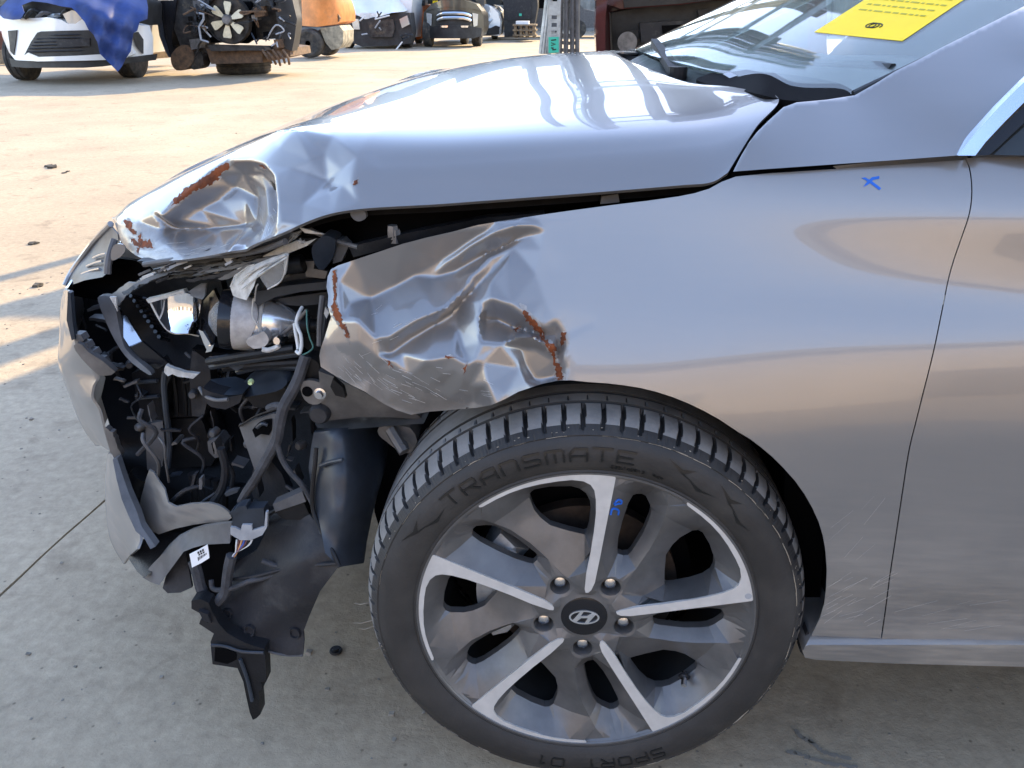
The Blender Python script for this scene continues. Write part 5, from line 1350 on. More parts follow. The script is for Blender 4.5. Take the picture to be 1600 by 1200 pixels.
def scratch(px0, n, sd, m, ang, L, wv, sb=skin_b):
    for _ in range(n):
        x = px0[0] + RNG.uniform(-sd[0], sd[0]); y = px0[1] + RNG.uniform(-sd[1], sd[1]); l = RNG.uniform(.3, 1) * L; a = ang + RNG.normal(0, .1)
        q = []
        for t in np.linspace(0, 1, 4):
            d = Vector(ray(x + l * t * math.cos(a), y + l * t * math.sin(a))).normalized(); h = sb.ray_cast(Vector(CAM), d)
            if h[0]: q.append(np.array(h[0]) - np.array(d) * .0004)
        if len(q) > 2: yield q
def scratches(name, m, specs, sb=skin_b):
    q = MB()
    for s in specs:
        for P_ in scratch(*s, sb=sb): q.tube(P_, s[-1] * RNG.uniform(.5, 1.2), 4)
    if q.V:
        o = q.build(name, m, car); o['kind'] = 'stuff'
scratches('scrape_marks', m_clear2, [((560,575), 26, (38, 26), 0, .75, 26, .00024), ((640,600), 26, (46, 26), 0, .5, 26, .00024), ((600,520), 8, (50, 40), 0, -.5, 20, .0002), ((300,390), 16, (60, 12), 0, -.12, 30, .0002), ((415,340), 12, (12, 32), 0, 1.2, 14, .0004), ((720,590), 8, (50, 30), 0, .2, 20, .0002)])
door_b = bvh_of([fender, SC.objects['front_door']])
scratches('splash_streaks', mat('dry_splash', (.40, .37, .33), .8), [((1325,945), 26, (50, 38), 0, -.5, 46, .00022), ((1320,860), 8, (45, 80), 0, -.72, 60, .00018), ((1480,965), 8, (90, 22), 0, -.2, 70, .00018)], door_b)
for P_ in ([(1346,278),(1352,281),(1362,288),(1374,297),(1377,294),(1364,284),(1352,277)], [(1349,292),(1357,288),(1365,281),(1374,279),(1374,275),(1362,277),(1354,285)]):
    decal('marker_cross', P_, door_b, m_bluepen, car, step=3, lift=.0008, thick=.0004)
# yellow notice behind the windscreen
gl_b = bvh_of([screen])
m_yel = mat('yellow_paper', (.95, .64, .006), .6, noise=.03, nscale=30)
note = decal('paper_notice', [(1272,50),(1340,57),(1410,64),(1490,10),(1560,-36),(1490,-44),(1425,-50),(1350,0)], gl_b, m_yel, None, step=8, lift=.0015, thick=.0004)
tag(note, 'yellow paper notice lying on the windscreen of the silver car', 'notice')
m_inkf = mat('faded_print', (.42, .34, .02), .7)
A0 = np.array([1272, 50.]); A1 = np.array([1410, 64.]); A2 = np.array([1425, -50.])
def onp(u, v): return tuple(A0 + (A1 - A0) * u + (A2 - A0) * v)
for r_ in range(6):
    v = .36 + .085 * r_; u = .10
    while u < .88:
        l = RNG.uniform(.03, .10)
        if u + l > .92: break
        decal('printed_word', [onp(u, v), onp(u + l, v), onp(u + l, v + .02), onp(u, v + .02)], gl_b, m_inkf, note, step=20, lift=.0026, thick=.0003); u += l + .025
sc_ = []
for t in np.linspace(0, 7, 34):
    x, y = onp(.44 + .055 * math.sin(t * 2.1) + .012 * t, .17 + .035 * math.cos(t * 2.1)); h = gl_b.ray_cast(Vector(CAM), Vector(ray(x, y)).normalized())
    if h[0]: sc_.append(np.array(h[0]) + np.array(Vector(ray(x, y)).normalized()) * -.0026)
if len(sc_) > 3: tube('pen_scribble', sc_, .0009, m_ink, note, per=1, seg=5, px=False)

# ---- small things on the concrete
gp = atz(525, 1018)
gr = MB().lathe([(0, .0115), (.002, .0125), (.005, .011), (.005, .006), (.0075, .0055), (.0075, .0)], (0, 0, 1), gp, 20).build('plastic_rivet', m_black, None, True)
tag(gr, 'small black plastic rivet lying on the concrete beside the tyre', 'rivet')
for i, (pts, nm, lb) in enumerate(((((1242,1140),(1252,1152),(1268,1160),(1280,1172),(1296,1180),(1330,1186)), 'tar_streak', 'upper dark wavy tar streak on the concrete right of the tyre'), (((1230,1176),(1250,1180),(1275,1188),(1300,1194),(1340,1199)), 'tar_streak', 'lower dark tar streak on the concrete right of the tyre'))):
    P_ = crom(np.array([atz(*p)[:2] for p in pts]), 8); P_ += RNG.normal(0, .0012, P_.shape)
    T_ = np.gradient(P_, axis=0); T_ /= np.linalg.norm(T_, axis=1)[:, None]; nr = np.stack([-T_[:, 1], T_[:, 0]], -1); wd = (.0022 + .0022 * np.abs(np.sin(np.arange(len(P_)) * .7)))[:, None]
    a = P_ + nr * wd; b = P_ - nr * wd; n = len(P_)
    V = np.column_stack([np.concatenate([a, b]), np.full(2 * n, .001)]); tri = np.array([q for k in range(n - 1) for q in ((k, k + 1, n + k), (k + 1, n + k + 1, n + k))])
    W, F = sheet(V, tri, (0, 0, .0008)); tag(mesh(nm, W, F, mat('old_tar', (.2, .18, .15), .7) if i == 0 else MATS['old_tar'], None, False), lb, 'tar streak')
q = MB()
def rock(q, c, s):
    V = []; 
    for k in range(8):
        V.append((c[0] + s * (1 if k & 1 else -1) * RNG.uniform(.5, 1.2), c[1] + s * (1 if k & 2 else -1) * RNG.uniform(.5, 1.2), c[2] + s * (.9 if k & 4 else 0) * RNG.uniform(.4, 1)))
    q.add(V, [(0, 1, 3, 2), (4, 6, 7, 5), (0, 4, 5, 1), (2, 3, 7, 6), (0, 2, 6, 4), (1, 5, 7, 3)])
for _ in range(1500):
    x = RNG.uniform(-7, 2.2); y = RNG.uniform(-.9, 12)
    if RNG.random() < .5: x = RNG.uniform(-2.5, 1); y = RNG.uniform(-.9, 3)
    rock(q, (x, y, .0), RNG.lognormal(-6.3, .55))
o = q.build('grit', mat('grit_stone', (.2, .18, .15), .9, noise=.4, nscale=3)); o['kind'] = 'stuff'
for i, (x, y, s, lb) in enumerate(((80, 262, .035, 'dark clod of dirt on the sunlit yard left of the car'), (104, 270, .02, 'small dark crumb just right of the larger clod on the yard'), (53, 381, .02, 'dark chip lying on the yard by the thin shadow line'), (61, 446, .02, 'flat dark fleck on the yard left of the bumper'))):
    q = MB()
    for k in range(4): rock(q, atz(x + RNG.normal(0, 3), y + RNG.normal(0, 1)), s * RNG.uniform(.3, .8))
    tag(q.build('dirt_clod', MATS['joint_grit']), lb, 'clod')
# ------------------------------------------------------------------ yard behind
def root(name, label, cat, px, py, group=None):
    p = atz(px, py)
    return empty(name, label, cat, tuple(p), group)
def adopt(o, par):
    o.parent = par
    if par.type == 'EMPTY': o.matrix_parent_inverse = Matrix.Translation(-Vector(par.location))
    return o
def bp(par, name, poly, Y, m, th=.1, step=9, **k):
    return adopt(panel(name, poly, Y, m, None, step=step, thick=th, **k), par)
def bt(par, name, pts, r, m, **k): return adopt(tube(name, pts, r, m, None, **k), par)
def bl(par, name, prof, ax, at, m, seg=24): return adopt(MB().lathe(prof, ax, at, seg).build(name, m, None, True), par)
m_white = mat('white_car_paint', (.66, .66, .65), .3, coat=.6, noise=.04, nscale=3)
m_tarp = mat('blue_tarpaulin', (.016, .038, .15), .62, noise=.3, nscale=3)
m_oily = mat('oily_iron', (.035, .032, .030), .5, .3, noise=.6, nscale=9, dust=((.16, .12, .08), 6, .55, .8))
m_rusty = mat('rusty_chassis', (.17, .10, .055), .8, col2=(.07, .045, .03), nscale=14)
m_cream = mat('cream_fan_plastic', (.66, .58, .40), .5, noise=.12, nscale=20)
m_orange = mat('orange_truck_paint', (.62, .22, .055), .5, noise=.2, nscale=4, dust=((.3, .22, .14), 5, .6, .9))
m_ballast = mat('weathered_ballast', (.30, .27, .20), .8, noise=.4, nscale=8)
m_olive = mat('dark_olive_paint', (.075, .072, .06), .3, .5, coat=.6, noise=.1, nscale=4)
m_dark = mat('machine_black', (.02, .02, .021), .55, noise=.5, nscale=5)
m_red = mat('dark_red_paint', (.055, .006, .008), .3, .3, coat=.7, noise=.2, nscale=4)
m_wood = mat('old_timber', (.22, .16, .10), .85, noise=.35, nscale=9)
m_galv = mat('galvanised_steel', (.36, .39, .40), .42, .7, noise=.25, nscale=12)
m_teal = mat('teal_tag', (.04, .40, .28), .5)
m_btyre = mat('dusty_tyre', (.035, .033, .031), .8, noise=.4, nscale=10, dust=((.14, .115, .085), 7, .45, .8))
m_fence = mat('grey_sheet_fence', (.16, .16, .155), .6, noise=.35, nscale=1.5)
m_pink = mat('pinkish_white_paint', (.62, .55, .54), .3, coat=.5)
m_silver = mat('alloy_silver', (.5, .5, .5), .35, .8)
m_headl = mat('clouded_headlamp', (.45, .47, .48), .15, .5)
m_orangebody = mat('orange_body_paint', (.5, .13, .03), .4, coat=.5)

def upright_wheel(par, cx, cy, rpx, Y, width, nm='wheel', face=None, hub=.45):
    c = aty(cx, cy, Y); K_ = depth_of(c) / FPX; r = rpx * K_
    o = bl(par, nm, [(0, r * .62), (-.02, r * .8), (.0, r * .95), (.05, r), (width - .05, r), (width, r * .9), (width, 0)], (0, 1, 0), c, m_btyre, 28)
    f_ = MB().lathe([(.03, r * .62), (.06, r * hub), (.03, r * .25), (.0, r * .2), (.0, 0)], (0, 1, 0), c, 20).build('hub', face or m_silver, o, True)
    return o
def front_tyre(par, x0, x1, ybot, r=.38, nm='wheel'):
    """a road wheel seen from the front: tread width across, standing on the ground"""
    Y = float(atz((x0 + x1) / 2, ybot)[1]); a = aty(x0, ybot, Y); b = aty(x1, ybot, Y); w_ = b[0] - a[0]
    return bl(par, nm, [(0, r * .6), (.01, r * .9), (.04, r), (w_ * .3, r * 1.005), (w_ * .32, r * .97), (w_ * .36, r * .97), (w_ * .38, r * 1.005), (w_ * .62, r * 1.005), (w_ * .64, r * .97), (w_ * .68, r * .97), (w_ * .7, r * 1.005), (w_ - .04, r), (w_ - .01, r * .9), (w_, r * .6)], (1, 0, 0), np.array([a[0], Y, r]), m_btyre, 32)

# -- white crossover under a blue tarp
cr = root('white_crossover', 'white crossover car facing the camera with its bonnet open under a blue tarp', 'car', 118, 122)
YC = 12.3
cb = lambda x, y: YC + .5 * ((np.asarray(x) - 112) / 112.) ** 2 + .0 * np.asarray(y)
cbo = lambda d: (lambda x, y: cb(x, y) + d)
bp(cr, 'bumper_skin', [(0,30),(10,26),(40,29),(75,27),(96,31),(106,37),(118,37),(128,30),(150,30),(190,33),(222,40),(228,60),(228,86),(214,92),(190,94),(150,93),(60,96),(24,94),(14,82),(4,58)], cb, m_white, .25, 9)
bp(cr, 'engine_cover', [(6,30),(0,4),(20,-6),(210,-6),(222,6),(222,40),(150,30),(128,30),(112,36),(75,27)], cbo(.35), m_dark, .7, 14)
bp(cr, 'cabin', [(20,4),(46,-40),(74,-62),(160,-62),(180,-40),(190,4)], cbo(1.4), m_white, 2.3, 20)
bp(cr, 'windscreen', [(32,4),(56,-38),(78,-56),(164,-56),(186,-38),(204,4)], cbo(1.33), m_darkglass, .05, 20)
bp(cr, 'side_body', [(14,10),(182,10),(186,88),(20,88)], cbo(.6), m_white, 3.0, 20)
bp(cr, 'grille', [(38,86),(48,66),(58,51),(64,49),(140,47),(160,50),(176,56),(182,72),(170,84),(120,87),(60,89)], cbo(-.03), m_dark, .06, 8)
for k in range(6): bt(cr, 'grille_bar', [(62 - k * 4, 56 + 5 * k, YC + .09), (112, 54 + 5 * k, YC - .05), (172 + k, 55 + 5 * k, YC + .18)], .012, m_black2, per=3, seg=5)
bp(cr, 'number_plate_recess', [(88,62),(140,60),(140,72),(90,74)], cbo(-.06), m_black2, .03, 10)
bp(cr, 'fog_lamp_pocket', [(12,48),(26,47),(24,66),(21,86),(16,80)], cbo(-.03), m_dark, .05, 7)
bp(cr, 'fog_lamp_pocket', [(206,52),(214,50),(222,62),(222,84),(212,72)], cbo(-.03), m_dark, .05, 7)
bp(cr, 'bumper_lip', [(36,88),(44,82),(60,89),(120,87),(172,84),(184,78),(202,72),(210,84),(190,93),(120,95),(58,96),(40,94)], cbo(-.06), m_white, .08, 9)
bp(cr, 'lower_apron', [(14,90),(24,94),(60,97),(150,94),(214,88),(228,86),(226,96),(190,100),(160,104),(130,106),(40,106),(18,104)], cbo(-.02), m_dark, .4, 10)
bp(cr, 'headlight', [(98,22),(112,16),(122,18),(128,30),(118,37),(106,37)], cbo(.02), m_headl, .1, 6)
bp(cr, 'headlight', [(2,28),(8,14),(20,8),(26,14),(16,26)], cbo(.08), m_headl, .1, 6)
front_tyre(cr, 30, 56, 125, .35); front_tyre(cr, 194, 224, 121, .35)
for k in range(7): bt(cr, 'engine_hose', [(40 + k * 18, 28, YC + .2), (50 + k * 18, 16 + (k % 3) * 4, YC + .1), (66 + k * 18, 24, YC + .25)], .03, [m_dark, m_grey, m_galv][k % 3], per=4, seg=6)
tp1 = panel('blue_tarp', [(0,12),(8,4),(20,-10),(40,-12),(46,-2),(70,-4),(120,-12),(170,-10),(228,-4),(231,12),(230,30),(218,34),(214,48),(208,52),(206,66),(204,80),(196,92),(190,104),(184,112),(176,104),(166,94),(156,84),(152,66),(146,54),(138,46),(132,34),(122,22),(112,12),(96,10),(72,4),(50,2),(34,8),(38,20),(32,30),(20,31),(6,29),(0,24)],
      lambda x, y: cb(x, y) - .34 + .04 * np.sin(np.asarray(x) * .21 + np.asarray(y) * .05) * np.clip(np.asarray(y) / 40., .3, 1) + .035 * np.sin(np.asarray(x) * .09 - np.asarray(y) * .16) + np.clip((44 - np.asarray(y)) / 44., 0, 1.3) ** 2 * .4, m_tarp, None, step=4, thick=.01, angle=30)
tag(tp1, 'crumpled blue tarpaulin draped over the open bonnet of the white crossover', 'tarp')
# -- cars and timber just behind it
rc = root('red_car', 'sliver of a red car at the left edge beside the white crossover', 'car', 2, 98)
bp(rc, 'body', [(-90,20),(0,48),(5,60),(6,84),(0,92),(-90,92)], 17.0, m_red, 1.6, 16); upright_wheel(rc, -40, 84, 14, 16.9, .2)
pk = root('pale_car', 'pinkish white car behind the white crossover and the cut cab', 'car', 238, 74)
bp(pk, 'body', [(170,30),(200,8),(232,22),(246,36),(250,60),(248,74),(236,74),(232,52),(222,46),(214,60),(170,66)], 20.0, m_pink, 1.6, 9)
upright_wheel(pk, 226, 60, 16, 19.9, .22); 
for a in range(5): bt(pk, 'wheel_spoke', [(226, 60, 19.82), (226 + 12 * math.cos(a * 1.256), 60 + 13 * math.sin(a * 1.256), 19.82)], .02, m_silver, per=1, seg=5)
tl = root('timber_beam', 'long weathered timber beam on the ground behind the white crossover', 'beam', 245, 92)
bp(tl, 'timber', [(226,76),(262,73),(264,90),(228,93)], 16.6, m_wood, .4, 12); bp(tl, 'timber', [(0,78),(16,78),(18,98),(0,100)], 16.7, m_wood, .4, 12)

# -- front of a cut truck cab standing on a tyre
ck = root('cut_truck_front', 'cut off truck front with a cream cooling fan and hanging wires', 'vehicle wreck', 345, 112)
YT = 13.9
bp(ck, 'wing_panel', [(243,0),(247,26),(250,52),(258,76),(266,90),(272,86),(268,60),(272,30),(276,0)], lambda x, y: YT + .1 - .0 * np.asarray(x), m_blackgloss, .9, 8)
bp(ck, 'wing_edge', [(243,0),(245,30),(249,56),(258,80),(264,90),(261,84),(253,58),(249,30),(247,0)], YT - .02, m_bluegrey, .1, 8)
bp(ck, 'inner_wing', [(272,-30),(302,-30),(306,20),(310,60),(318,84),(300,92),(284,78),(270,40)], YT + .15, m_oily, .8, 8)
bp(ck, 'front_frame', [(300,-30),(462,-30),(464,40),(458,80),(436,78),(430,60),(330,68),(318,70),(308,40)], YT + .5, m_oily, .3, 12)
bp(ck, 'cab_shell', [(246,-30),(462,-30),(455,-75),(430,-100),(280,-100),(252,-70)], YT + .3, m_oily, .25, 20)
bp(ck, 'side_plate', [(436,0),(456,-4),(464,30),(460,60),(456,80),(444,76),(440,50),(432,30)], YT + .05, m_dark, .3, 8)
bp(ck, 'plate_window', [(411,50),(418,49),(419,60),(412,61)], YT + .0, m_void, .1, 5)
bp(ck, 'bumper_iron', [(324,70),(420,72),(424,78),(330,80)], YT - .05, m_oily, .2, 10)
bp(ck, 'chassis_rail', [(322,76),(410,80),(410,98),(330,100)], YT + .1, m_rusty, 1.2, 10)
bp(ck, 'chassis_rail', [(416,72),(452,76),(454,88),(420,96),(414,86)], YT + .1, m_rusty, 1.2, 10)
bp(ck, 'gearbox', [(268,84),(284,70),(300,76),(302,96),(290,108),(276,110),(268,100)], YT + .05, m_rusty, .4, 8, curve=2)
bp(ck, 'axle_lump', [(292,82),(312,80),(318,100),(310,108),(296,106)], YT + .08, m_oily, .3, 8, curve=2)
bp(ck, 'radiator_shroud', [(322,2),(392,2),(398,60),(386,68),(330,66),(320,40)], YT + .3, m_void, .1, 9)
fc = aty(355, 31, YT - .02); KF = depth_of(fc) / FPX
bl(ck, 'fan_ring', [(.1, 34 * KF), (.0, 35 * KF), (.12, 36 * KF)], (0, 1, 0), fc, m_oily, 36)
fan = bl(ck, 'cooling_fan', [(-.05, 0), (-.05, 6 * KF), (-.02, 8 * KF), (.06, 9 * KF), (.1, 9 * KF)], (0, 1, 0), fc, m_greymetal, 24)
for k in range(6):
    a = math.radians(22 + 60 * k); V = []
    for r_, hw, tw in ((8, .30, .2), (16, .30, .25), (24, .27, .3), (27, .2, .25)):
        for s in (-1, 1): V.append(fc + np.array([KF * r_ * math.cos(a + s * hw), s * tw * 2.2 * KF * 2, KF * r_ * math.sin(a + s * hw)]))
    tri = np.array([t for i in range(3) for t in ((2 * i, 2 * i + 1, 2 * i + 3), (2 * i, 2 * i + 3, 2 * i + 2))]); W, F = sheet(np.array(V), tri, (0, .02, 0)); mesh('fan_blade', W, F, m_cream, fan)
for k in range(34):
    x = RNG.uniform(296, 456); y = RNG.uniform(0, 66)
    if abs(x - 355) < 34 and abs(y - 31) < 34: x += 46 * (1 if x > 355 else -.6)
    pts = [(x + RNG.normal(0, 9) * t, y + RNG.normal(0, 8) * t, YT - RNG.uniform(0, .15)) for t in (0, .6, 1, 1.3)]
    bt(ck, 'loose_wire', pts, RNG.uniform(.006, .018), [m_dark, m_greylt, m_oily, m_rusty, m_bluegrey][k % 5], per=4, seg=5)
for k in range(16):
    x = RNG.uniform(280, 450); y = RNG.uniform(2, 70); s = RNG.uniform(4, 10)
    if abs(x - 355) < 34 and abs(y - 31) < 30: continue
    bp(ck, 'engine_part', [(x - s, y - s * .8), (x + s * .8, y - s), (x + s, y + s * .7), (x - s * .6, y + s)], YT + RNG.uniform(-.05, .2), [m_oily, m_dark, m_grey, m_rusty, m_greymetal][k % 5], .2, 8)
bt(ck, 'bent_bracket', [(308,20,YT-.1),(318,22,YT-.12),(318,30,YT-.12),(311,42,YT-.1),(314,62,YT-.1),(326,66,YT-.1)], .02, m_greylt, per=1, seg=6)
for k in range(5): bt(ck, 'linkage', [(410 + 8 * k, 78 + 3 * (k % 2), YT - .05), (418 + 8 * k, 90, YT - .1), (424 + 7 * k, 98 + 2 * (k % 3), YT)], .022, m_rusty, per=3, seg=6)
lt = MB(); tcn = atz(369, 117); tcn = np.array([tcn[0], tcn[1] + .42, 0]); 
lt.lathe([(.0, .26), (.0, .40), (.03, .46), (.06, .475), (.075, .465), (.085, .475), (.13, .48), (.14, .468), (.15, .48), (.19, .475), (.2, .465), (.215, .47), (.24, .44), (.25, .38), (.25, .26)], (0, 0, 1), tcn, 48)
tag(lt.build('lying_tyre', m_btyre, None, True), 'worn tyre lying flat under the cut truck front', 'tyre')
# -- orange forklift, seen from behind
fk = root('orange_forklift', 'orange forklift truck with a dusty black wheel behind the cut truck front', 'forklift', 490, 86)
YF = 19.4
bp(fk, 'counterweight', [(448,0),(452,-6),(524,-6),(530,6),(534,20),(534,34),(526,38),(510,40),(494,42),(470,40),(458,30)], lambda x, y: YF + .0004 * (np.asarray(x) - 500) ** 2, m_orange, 1.3, 8)
bp(fk, 'lamp_recess', [(513,16),(526,17),(531,28),(529,34),(520,34)], YF - .04 + .35, m_rusty, .5, 6)
bp(fk, 'ballast', [(500,44),(530,40),(536,48),(536,66),(530,76),(518,78),(508,66)], YF + .1, m_ballast, 1.0, 8)
bp(fk, 'engine_hood', [(456,-6),(456,-60),(500,-64),(520,-10)], YF + .5, m_orange, 1.4, 14)
for x in (460, 516): bt(fk, 'overhead_guard', [(x, -10, YF + .6), (x, -120, YF + .8)], .05, m_dark, per=1)
bt(fk, 'overhead_guard', [(460, -120, YF + .8), (516, -120, YF + .8)], .05, m_dark, per=1)
upright_wheel(fk, 481, 68, 21.5, YF - .1, .35, face=m_rusty); upright_wheel(fk, 508, 66, 20, YF + .9, .35, face=m_rusty)
# -- wrecked white car with its hood folded
wk = root('wrecked_white_car', 'white car with its hood folded up and black bare front between forklift and pickup', 'car', 592, 74)
YW = 24.0
bp(wk, 'folded_hood', [(546,0),(552,-30),(630,-30),(640,0),(642,14),(632,18),(612,20),(586,28),(570,30),(556,22)], lambda x, y: YW + .1 + .012 * np.abs(np.asarray(x) - 590) + .25 * np.sin(np.asarray(x) * .11) + np.clip((20 - np.asarray(y)) * .03, 0, 1), m_white, .06, 6, angle=20)
bp(wk, 'front_panel', [(548,24),(570,30),(612,20),(640,20),(644,50),(640,68),(606,72),(566,73),(548,66),(544,40)], YW + .4, m_dark, .7, 10)
bp(wk, 'radiator', [(574,34),(592,30),(614,30),(617,44),(613,58),(580,58)], YW + .3, m_oily, .1, 8)
bp(wk, 'headlight', [(549,28),(560,30),(562,46),(552,46)], YW + .3, m_headl, .15, 6)
bp(wk, 'headlight', [(624,30),(636,24),(640,38),(628,44)], YW + .3, m_headl, .15, 6)
bp(wk, 'side_body', [(536,-30),(548,10),(548,60),(640,60),(646,-30)], YW + 1.0, m_white, 3.0, 16)
bp(wk, 'roof_shell', [(556,-30),(566,-66),(622,-66),(634,-30)], YW + 2, m_white, 1.8, 20)
front_tyre(wk, 539, 553, 75); front_tyre(wk, 628, 645, 74)
for k in range(12):
    x = RNG.uniform(550, 640); y = RNG.uniform(26, 66); bt(wk, 'broken_strut', [(x, y, YW + .2), (x + RNG.normal(0, 10), y + RNG.normal(0, 7), YW + .1)], .02, [m_greylt, m_dark, m_bluegrey, m_white][k % 4], per=1, seg=5)
# -- orange car and dark pickup
oc = root('orange_car', 'orange car half hidden on the left of the dark pickup', 'car', 655, 68)
bp(oc, 'body', [(640,10),(650,6),(662,8),(664,58),(652,62),(644,50)], 26.9, m_orangebody, 3.5, 9); front_tyre(oc, 649, 660, 68)
pu = root('dark_pickup', 'dark olive pickup truck facing the camera with chrome grille bars', 'pickup truck', 706, 71)
YP = 25.4
pb_ = lambda x, y: YP + .5 * ((np.asarray(x) - 706) / 52.) ** 2
po = lambda d: (lambda x, y: pb_(x, y) + d)
bp(pu, 'front_body', [(662,20),(672,8),(690,2),(724,2),(744,8),(755,22),(756,44),(752,56),(664,56),(661,40)], pb_, m_olive, 1.5, 7)
bp(pu, 'hood', [(664,18),(674,6),(690,0),(724,0),(744,6),(753,18),(740,14),(700,11),(676,14)], po(-.05), m_olive, 1.2, 7)
bp(pu, 'cab', [(668,6),(674,-40),(684,-56),(732,-56),(742,-40),(750,6)], po(1.3), m_olive, 2.0, 14)
bp(pu, 'windscreen', [(674,4),(680,-36),(688,-48),(728,-48),(736,-36),(744,4)], po(1.2), m_darkglass, .1, 14)
bp(pu, 'windscreen_sticker', [(676,1),(684,1),(684,8),(676,8)], po(1.1), m_yel, .02, 8)
bp(pu, 'rear_bed', [(666,6),(746,6),(750,50),(664,50)], po(3.3), m_olive, 1.8, 16)
bp(pu, 'grille', [(684,18),(694,16),(722,16),(734,20),(738,34),(730,44),(690,44),(682,34)], po(-.05), m_dark, .06, 7)
for yy in (21, 28): bt(pu, 'grille_bar', [(684, yy + 4, YP + .0), (694, yy, YP - .12), (724, yy, YP - .12), (735, yy + 4, YP + .05)], .045, m_chrome2, per=2, seg=6)
for x0 in (671, 743): bp(pu, 'headlight', [(x0 - 5, 20), (x0 + 4, 22), (x0 + 3, 40), (x0 - 3, 42)], po(-.04), m_headl, .06, 6)
bp(pu, 'bumper', [(664,44),(684,40),(730,40),(753,44),(752,56),(740,60),(674,60),(664,56)], po(-.1), m_dark, .3, 7)
for x0 in (694, 726): bp(pu, 'fog_lamp', [(x0 - 6, 40), (x0 + 6, 40), (x0 + 5, 43), (x0 - 5, 43)], po(-.14), m_chrome2, .04, 6)
for x0 in (658, 752): bp(pu, 'mirror', [(x0 - 5, 0), (x0 + 5, 0), (x0 + 5, 9), (x0 - 4, 9)], po(.9), m_dark, .15, 6)
front_tyre(pu, 663, 677, 73); front_tyre(pu, 738, 753, 72); front_tyre(pu, 720, 732, 69)
wc = root('white_small_car', 'white car with black bumper parked just right of the dark pickup', 'car', 768, 60)
YS = 30.5
bp(wc, 'body', [(748,14),(756,6),(768,10),(778,20),(782,34),(780,56),(750,56)], lambda x, y: YS + .02 * np.abs(np.asarray(x) - 765), m_white, 3.5, 6)
bp(wc, 'bumper', [(752,46),(766,44),(774,40),(780,42),(779,54),(752,56)], YS - .15, m_dark, .3, 6)
bp(wc, 'headlight', [(757,30),(766,34),(770,30),(762,42),(756,40)], YS - .1, m_headl, .3, 5)
bp(wc, 'cabin', [(744,6),(752,-22),(780,-22),(786,8)], YS + 1.2, m_darkglass, 2, 10)
front_tyre(wc, 768, 778, 61)
# -- dark machine with pallet
mc = root('dark_machine', 'tall dark machine cabinet standing behind a wooden pallet stack', 'machine', 806, 58)
bp(mc, 'cabinet', [(785,-40),(838,-40),(840,10),(836,34),(830,56),(788,58)], 31.5, m_dark, 1.2, 9)
bp(mc, 'panel_door', [(788,0),(830,0),(830,30),(788,32)], 31.45, m_black2, .04, 9)
bp(mc, 'green_lamp', [(811,21),(815,21),(815,25),(811,25)], 31.4, m_teal, .04, 4)
pl_ = root('wooden_pallet', 'small stack of wooden pallets in front of the dark machine', 'pallets', 820, 59)
for yy in (38, 46, 54):
    bp(pl_, 'pallet_board', [(801, yy), (838, yy), (838, yy + 2.5), (801, yy + 2.5)], 29.8, m_wood, .9, 9)
for x in (803, 812, 821, 832): bp(pl_, 'pallet_block', [(x, 38), (x + 4, 38), (x + 4, 59), (x, 59)], 29.85, m_wood, .8, 9)
bp(pl_, 'carton', [(806, 33), (826, 33), (826, 38), (806, 38)], 29.9, m_whitelabel, .6, 8)
# -- dark red half car close behind the hood
rd = root('red_half_car', 'dark red cut car front with a black open engine bay beyond the hood', 'vehicle wreck', 1010, 160)
YR = 8.2
bp(rd, 'red_wing', [(932,0),(930,40),(932,90),(938,180),(946,180),(946,70),(946,26),(952,-20),(936,-40)], YR, m_red, .8, 12)
bp(rd, 'front_panel', [(955,20),(1030,6),(1150,0),(1260,-10),(1260,170),(960,170)], YR + .35, m_dark, .5, 22)
bp(rd, 'red_top_rail', [(930,0),(970,14),(1060,8),(1160,-6),(1290,-20),(1290,-60),(936,-60)], YR + .2, m_red, .7, 20)
bp(rd, 'dark_opening', [(968,-30),(1140,-46),(1150,-4),(1060,6),(976,12)], YR + .15, m_dark, .05, 20)
bp(rd, 'crash_bar', [(1000,36),(1120,30),(1122,56),(1002,66)], YR + .2, m_black2, .2, 16)
bp(rd, 'crash_bar_slot', [(1034,40),(1110,36),(1110,54),(1036,58)], YR + .18, m_void, .05, 12)
bl(rd, 'horn', [(0, .03), (0, .09), (.08, .09)], (0, 1, 0), aty(980, 66, YR + .15), m_black2, 20)
bl(rd, 'horn_ring', [(-.02, .06), (-.02, .1), (.0, .1)], (0, 1, 0), aty(980, 66, YR + .15), m_greymetal, 20)
for k in range(12):
    x = RNG.uniform(962, 1130); y = RNG.uniform(18, 70); bp(rd, 'engine_part', [(x - 9, y - 5), (x + 8, y - 7), (x + 10, y + 5), (x - 6, y + 7)], YR + RNG.uniform(.22, .34), [m_dark, m_oily, m_black2, m_grey][k % 4], .1, 12)
bp(rd, 'cut_body', [(940,0),(1290,-30),(1290,170),(950,170)], YR + .9, m_red, 1.4, 30)
for x in (1000, 1200): upright_wheel(rd, x, 150, 40, YR + 1.0, .22)

